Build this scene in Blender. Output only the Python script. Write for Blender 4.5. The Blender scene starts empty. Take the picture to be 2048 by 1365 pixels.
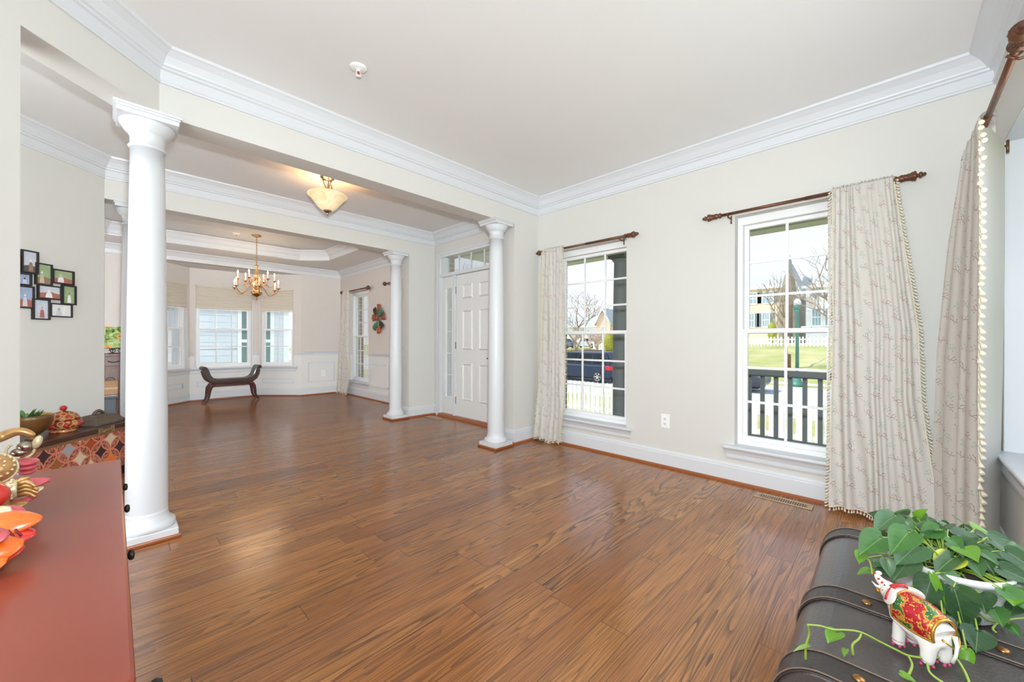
import bpy, bmesh, math, random
from mathutils import Vector, Matrix
C = bpy.context.scene.collection
SC = bpy.context.scene
PI = math.pi
random.seed(7)

# ---------------------------------------------------------------- camera, sky, sun, lights, exposure
cam_d = bpy.data.cameras.new('camera'); cam = bpy.data.objects.new('camera', cam_d); C.objects.link(cam)
cam_d.sensor_width = 36.0; cam_d.lens = 781.0/2048*36.0; cam_d.clip_start = 0.02; cam_d.clip_end = 500
_y, _p, _r = math.radians(45.65), math.radians(-0.03), math.radians(0.13)
_f = Vector((math.sin(_y)*math.cos(_p), math.cos(_y)*math.cos(_p), math.sin(_p)))
_rt = Vector((math.cos(_y), -math.sin(_y), 0)); _up = _rt.cross(_f)
_r2 = _rt*math.cos(_r)+_up*math.sin(_r); _u2 = -_rt*math.sin(_r)+_up*math.cos(_r)
cam.matrix_world = Matrix(((_r2.x,_u2.x,-_f.x,0),(_r2.y,_u2.y,-_f.y,0),(_r2.z,_u2.z,-_f.z,1.08),(0,0,0,1)))
SC.camera = cam
SC.view_settings.view_transform = 'Standard'; SC.view_settings.look = 'None'
SC.view_settings.exposure = 0.13; SC.view_settings.gamma = 1.0; SC.view_settings.use_curve_mapping = False
SC.cycles.max_bounces = 10; SC.cycles.diffuse_bounces = 5; SC.cycles.glossy_bounces = 4
SC.cycles.transparent_max_bounces = 16; SC.cycles.sample_clamp_indirect = 6.0; SC.cycles.caustics_reflective = False; SC.cycles.caustics_refractive = False
SC.cycles.use_denoising = True

w = bpy.data.worlds.new('sky'); SC.world = w; w.use_nodes = True
nt = w.node_tree; nt.nodes.clear()
wo = nt.nodes.new('ShaderNodeOutputWorld'); bg = nt.nodes.new('ShaderNodeBackground')
tc = nt.nodes.new('ShaderNodeTexCoord'); sx = nt.nodes.new('ShaderNodeSeparateXYZ'); rp = nt.nodes.new('ShaderNodeValToRGB')
rp.color_ramp.elements[0].position = 0.0; rp.color_ramp.elements[0].color = (0.93, 0.95, 1.0, 1)
rp.color_ramp.elements[1].position = 0.6; rp.color_ramp.elements[1].color = (0.55, 0.72, 1.0, 1)
nt.links.new(tc.outputs['Generated'], sx.inputs[0]); nt.links.new(sx.outputs[2], rp.inputs[0])
nt.links.new(rp.outputs[0], bg.inputs[0]); nt.links.new(bg.outputs[0], wo.inputs[0])
bg.inputs[1].default_value = 1.18

def lamp(name, kind, loc, energy, color=(1,1,1), target=None, **kw):
    d = bpy.data.lights.new(name, kind); d.energy = energy; d.color = color
    for k, v in kw.items(): setattr(d, k, v)
    o = bpy.data.objects.new(name, d); C.objects.link(o); o.location = loc
    if target is not None: o.rotation_euler = (Vector(target)-Vector(loc)).to_track_quat('-Z', 'Y').to_euler()
    return o
lamp('sun', 'SUN', (0,0,20), 4.2, (1.0,0.95,0.86), target=(6.5,-9.0,6.0), angle=math.radians(0.6))
# the photographer's bare flash, just above the lens
flash = lamp('camera_flash', 'POINT', (0.03,0.0,1.28), 17.5, (0.86,0.95,1.0), shadow_soft_size=0.035)
flash.data.use_nodes = True
_n = flash.data.node_tree.nodes; _e = _n['Emission']; _fo = _n.new('ShaderNodeLightFalloff'); _fo.inputs[0].default_value = 1.0
flash.data.node_tree.links.new(_fo.outputs['Constant'], _e.inputs['Strength'])
# daylight of the recessed right window, then added fill lamps before closed walls
lamp('bay_window_daylight', 'AREA', (1.7,-0.52,1.3), 20, (0.90,0.95,1.0), target=(1.7,2.0,1.0), shape='RECTANGLE', size=1.6, size_y=1.35)
lamp('rear_fill', 'AREA', (-1.2,0.5,1.5), 30, (0.88,0.95,1.0), target=(2.4,0.7,1.5), shape='RECTANGLE', size=1.4, size_y=1.8)  # added soft fill behind the camera, the back wall has no window
lamp('hall_fill', 'AREA', (-1.2,2.6,1.4), 33, (0.89,0.955,1.0), target=(2.0,3.6,1.5), shape='RECTANGLE', size=1.0, size_y=2.0)  # added fill for the foyer, stands before a solid wall
lamp('dining_side_fill', 'AREA', (-1.2,6.6,1.4), 26, (0.93,0.96,1.0), target=(2.0,6.9,1.5), shape='RECTANGLE', size=1.8, size_y=2.0)  # added fill brightening the dining room, no opening on that side

# ---------------------------------------------------------------- material helpers
MATS = {}
def srgb(r, g=None, b=None):
    if g is None: g = b = r
    f = lambda c: (c/255/12.92) if c/255 <= 0.04045 else ((c/255+0.055)/1.055)**2.4
    return (f(r), f(g), f(b), 1)
class NT:
    def __init__(s, m): s.t = m.node_tree; s.n = s.t.nodes; s.l = s.t.links
    def node(s, typ, **kw):
        n = s.n.new(typ)
        for k, v in kw.items(): setattr(n, k, v)
        return n
    def put(s, sock, v):
        if hasattr(v, 'is_output') or isinstance(v, bpy.types.NodeSocket): s.l.new(v, sock)
        else: sock.default_value = v
    def math(s, op, a, b=None, c=None, clamp=False):
        n = s.node('ShaderNodeMath', operation=op); n.use_clamp = clamp
        s.put(n.inputs[0], a)
        if b is not None: s.put(n.inputs[1], b)
        if c is not None: s.put(n.inputs[2], c)
        return n.outputs[0]
    def vmath(s, op, a, b=None, sc=None):
        n = s.node('ShaderNodeVectorMath', operation=op); s.put(n.inputs[0], a)
        if b is not None: s.put(n.inputs[1], b)
        if sc is not None: s.put(n.inputs[3], sc)
        return n.outputs[1] if op in ('LENGTH','DOT_PRODUCT','DISTANCE') else n.outputs[0]
    def mix(s, f, a, b, mode='MIX'):
        n = s.node('ShaderNodeMix', data_type='RGBA', blend_type=mode); s.put(n.inputs[0], f); s.put(n.inputs[6], a); s.put(n.inputs[7], b)
        return n.outputs[2]
    def noise(s, vec, scale, detail=3, rough=0.5, dist=0.0):
        n = s.node('ShaderNodeTexNoise'); s.put(n.inputs['Vector'], vec); n.inputs['Scale'].default_value = scale
        n.inputs['Detail'].default_value = detail; n.inputs['Roughness'].default_value = rough; n.inputs['Distortion'].default_value = dist
        return n.outputs[0]
    def ramp(s, fac, stops, interp='LINEAR'):
        n = s.node('ShaderNodeValToRGB'); r = n.color_ramp; r.interpolation = interp
        while len(r.elements) > 1: r.elements.remove(r.elements[-1])
        r.elements[0].position = stops[0][0]; r.elements[0].color = stops[0][1]
        for p, c in stops[1:]:
            e = r.elements.new(p); e.color = c
        s.put(n.inputs[0], fac); return n.outputs[0]
    def sep(s, v):
        n = s.node('ShaderNodeSeparateXYZ'); s.put(n.inputs[0], v); return n.outputs
    def comb(s, x=0.0, y=0.0, z=0.0):
        n = s.node('ShaderNodeCombineXYZ'); s.put(n.inputs[0], x); s.put(n.inputs[1], y); s.put(n.inputs[2], z); return n.outputs[0]
    def obj(s): return s.node('ShaderNodeTexCoord').outputs['Object']
    def uv(s): return s.node('ShaderNodeTexCoord').outputs['UV']
    def bump(s, h, strength=0.2, dist=0.01):
        n = s.node('ShaderNodeBump'); n.inputs['Strength'].default_value = strength; n.inputs['Distance'].default_value = dist
        s.put(n.inputs['Height'], h); return n.outputs[0]
def newmat(name):
    m = bpy.data.materials.new(name); m.use_nodes = True; t = NT(m); b = t.n['Principled BSDF']; MATS[name] = m
    return m, t, b
def mat(name, col, rough=0.5, metal=0.0, var=0.06, scale=6.0, bump=0.0, bscale=60.0, coat=0.0, spec=0.5, emis=None, estr=0.0, trans=0.0):
    if name in MATS: return MATS[name]
    m, t, b = newmat(name)
    v = t.noise(t.obj(), scale, 4)
    k = t.math('MULTIPLY_ADD', v, 2*var, 1-var)
    mm = t.node('ShaderNodeMix', data_type='RGBA', blend_type='MULTIPLY'); mm.inputs[0].default_value = 1; mm.inputs[6].default_value = col
    cc = t.comb(k, k, k); t.l.new(cc, mm.inputs[7])
    t.l.new(mm.outputs[2], b.inputs['Base Color'])
    b.inputs['Roughness'].default_value = rough; b.inputs['Metallic'].default_value = metal
    b.inputs['Coat Weight'].default_value = coat; b.inputs['Coat Roughness'].default_value = 0.1; b.inputs['Specular IOR Level'].default_value = spec
    if bump: t.l.new(t.bump(t.noise(t.obj(), bscale, 3), bump, 0.004), b.inputs['Normal'])
    if emis: b.inputs['Emission Color'].default_value = emis; b.inputs['Emission Strength'].default_value = estr
    if trans: b.inputs['Transmission Weight'].default_value = trans
    return m

WALL = mat('wall_paint', srgb(215,213,207), 0.85, var=0.012, bump=0.04, bscale=220)
def dwall():
    m, t, b = newmat('dining_paint'); o = t.obj(); z = t.sep(o)[2]; nz = t.noise(o, 6, 3)
    c = t.mix(t.math('LESS_THAN', z, 0.79), srgb(216,208,202), srgb(230,228,226)); t.l.new(t.mix(t.math('MULTIPLY',nz,0.05), c, srgb(215,210,204)), b.inputs['Base Color'])
    b.inputs['Roughness'].default_value = 0.8; return m
DWALL = dwall()
CEIL = mat('ceiling_paint', srgb(238,238,237), 0.9, var=0.01, bump=0.05, bscale=200)
TRIM = mat('trim_white', srgb(217,219,222), 0.35, var=0.008)
DOORW = mat('door_white', srgb(226,226,224), 0.4, var=0.01)
VINYL = mat('vinyl_white', srgb(243,243,243), 0.3, var=0.008)
SHOE = mat('stained_oak_strip', srgb(150,84,44), 0.35, var=0.2, scale=14)
BRONZE = mat('oil_bronze', srgb(116,80,62), 0.38, 0.65, var=0.2, scale=30)
BRASS = mat('brass', srgb(198,156,112), 0.24, 1.0, var=0.1)
NICKEL = mat('nickel', srgb(170,160,145), 0.25, 1.0, var=0.08)
BLACKM = mat('black_plastic', srgb(40,36,36), 0.4, var=0.1)
PLATE = mat('outlet_white', srgb(245,245,243), 0.35, var=0.01)
SLOT = mat('slot_dark', srgb(70,66,62), 0.6)
BRONZEV = mat('vent_tan', srgb(176,150,122), 0.4, 0.3)
VDARK = mat('vent_dark', srgb(46,38,32), 0.8)

def glass_mat():
    m, t, b = newmat('window_glass')
    out = t.n['Material Output']
    tr = t.node('ShaderNodeBsdfTransparent'); tr.inputs[0].default_value = (0.95,0.97,0.965,1)
    gl = t.node('ShaderNodeBsdfGlossy'); gl.inputs['Roughness'].default_value = 0.02
    fr = t.node('ShaderNodeFresnel'); fr.inputs[0].default_value = 1.35
    nz = t.noise(t.obj(), 1.5, 1); fac = t.math('MULTIPLY', fr.outputs[0], t.math('MULTIPLY_ADD', nz, 0.1, 0.5))
    mx = t.node('ShaderNodeMixShader'); t.l.new(fac, mx.inputs[0]); t.l.new(tr.outputs[0], mx.inputs[1]); t.l.new(gl.outputs[0], mx.inputs[2])
    t.l.new(mx.outputs[0], out.inputs[0]); return m
GLASS = glass_mat()
def frosted():
    m, t, b = newmat('frosted_glass'); out = t.n['Material Output']
    d = t.node('ShaderNodeBsdfDiffuse'); tl = t.node('ShaderNodeBsdfTranslucent'); tr = t.node('ShaderNodeBsdfTransparent')
    v = t.node('ShaderNodeTexVoronoi'); t.l.new(t.obj(), v.inputs['Vector']); v.inputs['Scale'].default_value = 60
    c = t.ramp(v.outputs[0], [(0,(0.72,0.78,0.84,1)),(1,(0.9,0.93,0.97,1))])
    t.l.new(c, tl.inputs[0]); t.l.new(c, d.inputs[0])
    m1 = t.node('ShaderNodeMixShader'); m1.inputs[0].default_value = 0.75; t.l.new(d.outputs[0], m1.inputs[1]); t.l.new(tl.outputs[0], m1.inputs[2])
    m2 = t.node('ShaderNodeMixShader'); m2.inputs[0].default_value = 0.35; t.l.new(m1.outputs[0], m2.inputs[1]); t.l.new(tr.outputs[0], m2.inputs[2])
    t.l.new(m2.outputs[0], out.inputs[0]); return m
FROST = frosted()

def floor_mat():
    m, t, b = newmat('oak_floor')
    o = t.obj(); x, y, z = t.sep(o)
    W = 0.115; L = 1.05
    row = t.math('FLOOR', t.math('DIVIDE', y, W)); fy = t.math('FRACT', t.math('DIVIDE', y, W))
    wn = t.node('ShaderNodeTexWhiteNoise', noise_dimensions='1D'); t.l.new(row, wn.inputs['W'])
    xs = t.math('ADD', t.math('DIVIDE', x, L), t.math('MULTIPLY', wn.outputs[0], 7.3))
    ix = t.math('FLOOR', xs); fx = t.math('FRACT', xs)
    w2 = t.node('ShaderNodeTexWhiteNoise', noise_dimensions='2D'); t.l.new(t.comb(row, ix), w2.inputs['Vector'])
    rnd = w2.outputs[0]; rc = t.sep(w2.outputs[1])
    # grain coordinates: stretched along the board, shifted per board
    gx = t.math('MULTIPLY_ADD', rnd, 37.0, t.math('MULTIPLY', x, 1.0))
    gy = t.math('MULTIPLY_ADD', rc[1], 11.0, y)
    cath = t.noise(t.comb(t.math('MULTIPLY', gx, 0.55), t.math('MULTIPLY', gy, 6.5)), 1.6, 1.5, 0.4, 0.15)
    rings = t.math('FRACT', t.math('MULTIPLY', t.math('ADD', cath, t.math('MULTIPLY', gy, 0.5)), 15.0))
    rl = t.ramp(rings, [(0.0,(1,1,1,1)),(0.22,(0.62,0.62,0.62,1)),(0.55,(0.08,0.08,0.08,1)),(1,(0,0,0,1))])
    fine = t.noise(t.comb(t.math('MULTIPLY', gx, 3.5), t.math('MULTIPLY', gy, 190.0)), 1.0, 2.5, 0.65)
    finer = t.ramp(fine, [(0.44,(0,0,0,1)),(0.64,(1,1,1,1))])
    breakup = t.noise(t.comb(t.math('MULTIPLY', gx, 3.0), t.math('MULTIPLY', gy, 40.0)), 1.0, 2)
    base = t.ramp(rnd, [(0.0,srgb(146,90,42)),(0.3,srgb(178,118,58)),(0.6,srgb(162,102,48)),(0.85,srgb(190,130,66)),(1.0,srgb(136,82,40))])
    tone = t.mix(t.math('MULTIPLY', rc[2], 0.35), base, srgb(168,100,54))
    kk = t.ramp(rc[0], [(0.0,(0.5,0.5,0.5,1)),(0.5,(1.2,1.2,1.2,1)),(1.0,(1.9,1.9,1.9,1))])
    g1 = t.mix(t.math('MULTIPLY', t.math('MULTIPLY', rl, breakup), kk, clamp=True), tone, srgb(70,42,26))
    g2 = t.mix(t.math('MULTIPLY', finer, 0.70), g1, srgb(98,58,30))
    big = t.noise(t.comb(t.math('MULTIPLY', gx, 2.0), t.math('MULTIPLY', gy, 9.0)), 1.2, 2)
    g3 = t.mix(t.ramp(big, [(0.58,(0,0,0,1)),(0.75,(0.55,0.55,0.55,1))]), g2, srgb(122,78,48))
    ey = t.math('MINIMUM', fy, t.math('SUBTRACT', 1.0, fy)); ex = t.math('MINIMUM', fx, t.math('SUBTRACT', 1.0, fx))
    sy_ = t.math('LESS_THAN', ey, 0.012); sx_ = t.math('LESS_THAN', ex, 0.0014)
    seam = t.math('MAXIMUM', sy_, sx_)
    g4 = t.mix(t.math('MULTIPLY', seam, 0.75), g3, srgb(54,30,18))
    t.l.new(g4, b.inputs['Base Color'])
    rr = t.math('MULTIPLY_ADD', t.noise(o, 3.0, 3), 0.07, 0.13)
    t.l.new(t.math('MULTIPLY_ADD', rl, 0.08, rr), b.inputs['Roughness'])
    b.inputs['Specular IOR Level'].default_value = 1.0
    h = t.math('SUBTRACT', t.math('MULTIPLY', finer, -0.25), t.math('MULTIPLY', t.math('ADD', seam, t.math('MULTIPLY', rl, 0.3)), 1.0))
    t.l.new(t.bump(h, 0.12, 0.002), b.inputs['Normal'])
    return m
FLOOR = floor_mat()

def wood(name, c1, c2, rough=0.3, axis=0, coat=0.3, k=1.0):
    if name in MATS: return MATS[name]
    m, t, b = newmat(name); o = t.obj(); s = list(t.sep(o))
    sc = [60*k]*3; sc[axis] = 4*k
    v = t.comb(*[t.math('MULTIPLY', s[i], sc[i]) for i in range(3)])
    f = t.noise(v, 1.0, 4, 0.6, 0.4); g = t.noise(o, 5*k, 3)
    c = t.mix(t.ramp(f, [(0.3,(0,0,0,1)),(0.7,(1,1,1,1))]), c1, c2)
    t.l.new(t.mix(t.math('MULTIPLY', g, 0.4), c, c1), b.inputs['Base Color'])
    b.inputs['Roughness'].default_value = rough; b.inputs['Coat Weight'].default_value = coat; b.inputs['Coat Roughness'].default_value = 0.25
    return m

# ---------------------------------------------------------------- mesh helpers
class MB:
    def __init__(s): s.v = []; s.f = []; s.uv = {}; s.mi = []; s.cur = 0; s.sm = []; s.smooth = False
    def add(s, vs, fs, M=None):
        o = len(s.v)
        for p in vs: s.v.append(tuple(M @ Vector(p)) if M is not None else tuple(p))
        for f in fs: s.f.append(tuple(i+o for i in f)); s.mi.append(s.cur); s.sm.append(s.smooth)
        return o
    def box(s, x0, x1, y0, y1, z0, z1, M=None):
        x0, x1 = min(x0,x1), max(x0,x1); y0, y1 = min(y0,y1), max(y0,y1); z0, z1 = min(z0,z1), max(z0,z1)
        vs = [(x,y,z) for z in (z0,z1) for y in (y0,y1) for x in (x0,x1)]
        s.add(vs, [(0,2,3,1),(4,5,7,6),(0,1,5,4),(2,6,7,3),(0,4,6,2),(1,3,7,5)], M); return s
    def prism(s, poly, z0, z1, M=None):
        n = len(poly); a = sum(poly[i][0]*poly[(i+1)%n][1]-poly[(i+1)%n][0]*poly[i][1] for i in range(n))
        if a < 0: poly = list(reversed(poly))
        vs = [(p[0],p[1],z0) for p in poly]+[(p[0],p[1],z1) for p in poly]
        fs = [tuple(reversed(range(n))), tuple(range(n,2*n))]+[(i,(i+1)%n,n+(i+1)%n,n+i) for i in range(n)]
        s.add(vs, fs, M); return s
    def lathe(s, prof, seg=24, M=None, smooth=True, cap=True):
        sm, s.smooth = s.smooth, smooth
        n = len(prof); vs = []
        for r, z in prof:
            for k in range(seg):
                a = 2*PI*k/seg; vs.append((r*math.cos(a), r*math.sin(a), z))
        fs = [(i*seg+k, i*seg+(k+1)%seg, (i+1)*seg+(k+1)%seg, (i+1)*seg+k) for i in range(n-1) for k in range(seg)]
        if cap:
            fs.append(tuple(reversed(range(seg)))); fs.append(tuple((n-1)*seg+k for k in range(seg)))
        s.add(vs, fs, M); s.smooth = sm; return s
    def tube(s, pts, r, seg=8, M=None, closed=False, smooth=True):
        sm, s.smooth = s.smooth, smooth
        P = [Vector(p) for p in pts]; n = len(P); R = r if isinstance(r, (list,tuple)) else [r]*n
        vs = []; prev = None
        for i in range(n):
            if closed: d = P[(i+1)%n]-P[i-1]
            else: d = P[min(i+1,n-1)]-P[max(i-1,0)]
            d = d.normalized() if d.length > 1e-9 else Vector((0,0,1))
            if prev is None:
                u = d.cross(Vector((0,0,1)))
                if u.length < 1e-3: u = d.cross(Vector((1,0,0)))
            else: u = prev - d*prev.dot(d)
            u.normalize(); prev = u; w_ = d.cross(u)
            for k in range(seg):
                a = 2*PI*k/seg; vs.append(tuple(P[i]+(u*math.cos(a)+w_*math.sin(a))*R[i]))
        m = n if closed else n-1
        fs = [(i*seg+k, ((i+1)%n)*seg+k, ((i+1)%n)*seg+(k+1)%seg, i*seg+(k+1)%seg) for i in range(m) for k in range(seg)]
        if not closed: fs += [tuple(range(seg)), tuple(reversed([(n-1)*seg+k for k in range(seg)]))]
        s.add(vs, fs, M); s.smooth = sm; return s
    def sphere(s, c, r, seg=14, rings=9, M=None):
        rx, ry, rz = r if isinstance(r, (tuple,list)) else (r,r,r)
        prof = [(math.sin(PI*i/rings), -math.cos(PI*i/rings)) for i in range(rings+1)]
        prof[0] = (0.02,-1); prof[-1] = (0.02,1)
        T = Matrix.Translation(c) @ Matrix.Diagonal((rx,ry,rz,1))
        return s.lathe(prof, seg, (M @ T) if M is not None else T)
    def sweep(s, prof, path, closed=False, z=0.0, side=1, smooth=False, M=None):
        """prof: (out, dz) pairs; path: (x,y) points; out is measured to the left of travel (side=1)."""
        sm, s.smooth = s.smooth, smooth
        n = len(path); P = [Vector((p[0],p[1])) for p in path]; vs = []
        for i in range(n):
            d0 = (P[i]-P[i-1]).normalized() if (i > 0 or closed) else None
            d1 = (P[(i+1)%n]-P[i]).normalized() if (i < n-1 or closed) else None
            if d0 is None: d0 = d1
            if d1 is None: d1 = d0
            n0 = Vector((-d0.y,d0.x))*side; n1 = Vector((-d1.y,d1.x))*side
            b = (n0+n1); b = b/(b.length_squared/2) if b.length > 1e-6 else n0
            for o, dz in prof: vs.append((P[i].x+b.x*o, P[i].y+b.y*o, z+dz))
        k = len(prof); m = n if closed else n-1
        fs = [(i*k+j, ((i+1)%n)*k+j, ((i+1)%n)*k+(j+1)%k, i*k+(j+1)%k) for i in range(m) for j in range(k)]
        if side < 0: fs = [tuple(reversed(f)) for f in fs]
        if not closed:
            fs += [tuple(range(k)), tuple(reversed([(n-1)*k+j for j in range(k)]))]
        s.add(vs, fs, M); s.smooth = sm; return s
    def grid(s, fn, nu, nv, uvfn=None, smooth=True):
        sm, s.smooth = s.smooth, smooth
        vs = [fn(i/nu, j/nv) for j in range(nv+1) for i in range(nu+1)]
        fs = [(j*(nu+1)+i, j*(nu+1)+i+1, (j+1)*(nu+1)+i+1, (j+1)*(nu+1)+i) for j in range(nv) for i in range(nu)]
        o = s.add(vs, fs)
        if uvfn:
            for j in range(nv+1):
                for i in range(nu+1): s.uv[o+j*(nu+1)+i] = uvfn(i/nu, j/nv)
        s.smooth = sm; return s
    def build(s, name, m, parent=None, bevel=0.0, bseg=2, solid=0.0, sub=0):
        me = bpy.data.meshes.new(name); me.from_pydata(s.v, [], s.f)
        ms = m if isinstance(m, (list,tuple)) else [m]
        for q in ms: me.materials.append(q)
        me.polygons.foreach_set('material_index', s.mi); me.polygons.foreach_set('use_smooth', s.sm)
        if s.uv:
            ul = me.uv_layers.new(name='uv')
            for l in me.loops: ul.data[l.index].uv = s.uv.get(l.vertex_index, (0,0))
        bm = bmesh.new(); bm.from_mesh(me); bmesh.ops.recalc_face_normals(bm, faces=bm.faces) if not s.uv else None
        bm.to_mesh(me); bm.free(); me.update()
        o = bpy.data.objects.new(name, me); C.objects.link(o)
        if parent is not None: o.parent = parent
        if bevel:
            q = o.modifiers.new('bevel','BEVEL'); q.width = bevel; q.segments = bseg; q.limit_method = 'ANGLE'; q.angle_limit = math.radians(40)
        if solid:
            q = o.modifiers.new('thickness','SOLIDIFY'); q.thickness = solid; q.offset = 0
        if sub:
            q = o.modifiers.new('smooth','SUBSURF'); q.levels = sub; q.render_levels = sub
        return o
def ring(q, x0, x1, z0, z1, wl, wr, wb, wt, y0, y1, M=None):
    """rectangular frame of four bars that meet without overlapping"""
    q.box(x0,x1,y0,y1,z0,z0+wb,M); q.box(x0,x1,y0,y1,z1-wt,z1,M); q.box(x0,x0+wl,y0,y1,z0+wb,z1-wt,M); q.box(x1-wr,x1,y0,y1,z0+wb,z1-wt,M)
def tag(o, label, cat, group=None, kind=None):
    o['label'] = label; o['category'] = cat
    if group: o['group'] = group
    if kind: o['kind'] = kind
    return o
def struct(o): o['kind'] = 'structure'; return o
def thing(name, label, cat, loc=(0,0,0), rz=0.0, group=None):
    o = bpy.data.objects.new(name, None); o.empty_display_size = 0.1; C.objects.link(o); o.location = loc; o.rotation_euler = (0,0,rz)
    return tag(o, label, cat, group)
def copy_tree(o, parent=None):
    c = o.copy(); C.objects.link(c)
    if parent is not None: c.parent = parent
    for ch in list(o.children): copy_tree(ch, c)
    return c
def T(x, y, z): return Matrix.Translation((x,y,z))
def RZ(a): return Matrix.Rotation(a, 4, 'Z')
def RX(a): return Matrix.Rotation(a, 4, 'X')
def RY(a): return Matrix.Rotation(a, 4, 'Y')
def skin(name, chains, m, parent=None, sub=2, M=None, voxel=0.0):
    """one continuous surface grown over connected joints: chains = list of lists of (x,y,z,r)"""
    vs = []; es = []; rad = []; idx = {}
    for ch in chains:
        prev = None
        for p in ch:
            key = (round(p[0],4),round(p[1],4),round(p[2],4))
            if key not in idx:
                idx[key] = len(vs); vs.append(tuple(M @ Vector(p[:3])) if M is not None else p[:3]); rad.append(p[3])
            i = idx[key]
            if prev is not None and prev != i: es.append((prev,i))
            prev = i
    me = bpy.data.meshes.new(name); me.from_pydata(vs, es, []); me.materials.append(m)
    o = bpy.data.objects.new(name, me); C.objects.link(o)
    if parent is not None: o.parent = parent
    q = o.modifiers.new('skin','SKIN'); q.use_smooth_shade = True
    for i, r in enumerate(rad):
        sv = me.skin_vertices[0].data[i]
        sv.radius = r if isinstance(r, tuple) else (r,r); sv.use_root = (i == 0)
    q = o.modifiers.new('sub','SUBSURF'); q.levels = sub; q.render_levels = sub
    return o

# ================================================================ STRUCTURE
FX = 3.32; FT = 0.20            # front wall inner face, thickness
H = 2.64; HD = 2.50             # living/foyer ceiling, dining perimeter ceiling
BZ = 2.297                      # underside of the beams
W_R = (0.012, 0.868, 0.285, 2.035); W_L = (1.768, 2.624, 0.285, 2.035)
W_DOOR = (3.14, 4.757, 0.0, 2.32); W_D2 = (5.235, 6.09, 0.285, 2.035); W_D1 = (6.97, 7.83, 0.285, 2.035)

mb = MB(); mb.box(-1.5,3.52,-0.7,9.1,-0.06,0.0); struct(mb.build('floor', FLOOR))
def wall_boxes(mb, a0, a1, z0, z1, holes, put):
    """fills a rectangle minus rectangular holes with boxes; put(b0,b1,c0,c1)"""
    holes = sorted(holes); cur = a0
    for h0, h1, k0, k1 in holes:
        if h0 > cur: put(cur, h0, z0, z1)
        if k0 > z0: put(h0, h1, z0, k0)
        if k1 < z1: put(h0, h1, k1, z1)
        cur = h1
    if cur < a1: put(cur, a1, z0, z1)
mb = MB()
put = lambda a,b,c,d: mb.box(FX, FX+FT, a, b, c, d)
wall_boxes(mb, -0.7, 4.94, 0, 2.75, [W_R, W_L, W_DOOR], put)
mb.cur = 1
wall_boxes(mb, 4.94, 9.1, 0, 2.95, [W_D2, W_D1], put)
struct(mb.build('wall_front', [WALL, DWALL]))
# right wall with a boxed window recess
RYW = -0.39
mb = MB(); put = lambda a,b,c,d: mb.box(a, b, RYW-0.22, RYW, c, d)
wall_boxes(mb, -1.3, FX, 0, 2.75, [(0.95,3.10,0.52,2.08)], put); struct(mb.build('wall_right', WALL))
# rear and left walls
mb = MB(); put = lambda a,b,c,d: mb.box(-1.42, -1.30, a, b, c, d)
wall_boxes(mb, -0.7, 9.1, 0, 2.95, [], put); struct(mb.build('wall_back', WALL))
mb = MB(); mb.prism([(-0.25,2.415),(-1.30,1.365),(-1.30,1.605),(-0.33,2.575)], 0, 2.75); struct(mb.build('wall_left', WALL))
# foyer: slanted wall and the stub walls flanking the openings
mb = MB(); mb.prism([(-0.05,4.85),(-1.30,3.60),(-1.30,3.77),(-0.05,5.02)], 0, 2.75); struct(mb.build('wall_foyer_slanted', WALL))
mb = MB(); mb.box(2.94,FX,2.84,3.02,0,BZ); struct(mb.build('wall_stub_living', WALL))
mb = MB(); mb.box(2.90,FX,4.85,5.02,0,BZ); struct(mb.build('wall_stub_dining', WALL))
mb = MB(); mb.prism([(FX,2.84),(0.175,2.84),(-0.25,2.415),(-0.33,2.575),(0.115,3.02),(FX,3.02)], BZ, 2.75); struct(mb.build('trim_1_living_beam', WALL))
mb = MB(); mb.box(-0.05,FX,4.85,5.02,BZ,2.75); struct(mb.build('trim_2_dining_beam', WALL))
# dining far wall with the window bay
BAY = [(2.57,8.25),(1.965,8.855),(0.945,8.855),(0.34,8.25)]
BT = 0.14
mb = MB(); mb.box(2.57,FX,8.25,8.25+BT,0,2.95); mb.box(-1.3,0.34,8.25,8.25+BT,0,2.95); mb.box(0.34,2.57,8.25,8.25+BT,2.36,2.95)
def seg_frame(p, q):
    d = Vector((q[0]-p[0], q[1]-p[1], 0)); L = d.length; a = math.atan2(d.y, d.x)
    return T(p[0],p[1],0) @ RZ(a), L
BAYWIN = {0: (0.155,0.795), 1: (0.087,0.937), 2: (0.06,0.70)}
BWZ = (0.585, 2.07)
for i in range(3):
    Mx, L = seg_frame(BAY[i], BAY[i+1])          # room lies to the left of travel (local +y)... wall thickness on local -y
    put = lambda a,b,c,d: mb.box(a, b, -BT, 0, c, d, Mx)
    h0, h1 = BAYWIN[i]
    if i == 0: h0, h1 = L-0.70, L-0.06
    if i == 2: h0, h1 = 0.06, 0.70
    BAYWIN[i] = (h0, h1)
    wall_boxes(mb, 0, L, 0, 2.45, [(h0,h1,BWZ[0],BWZ[1])], put)
struct(mb.build('wall_dining_far', DWALL))
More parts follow.
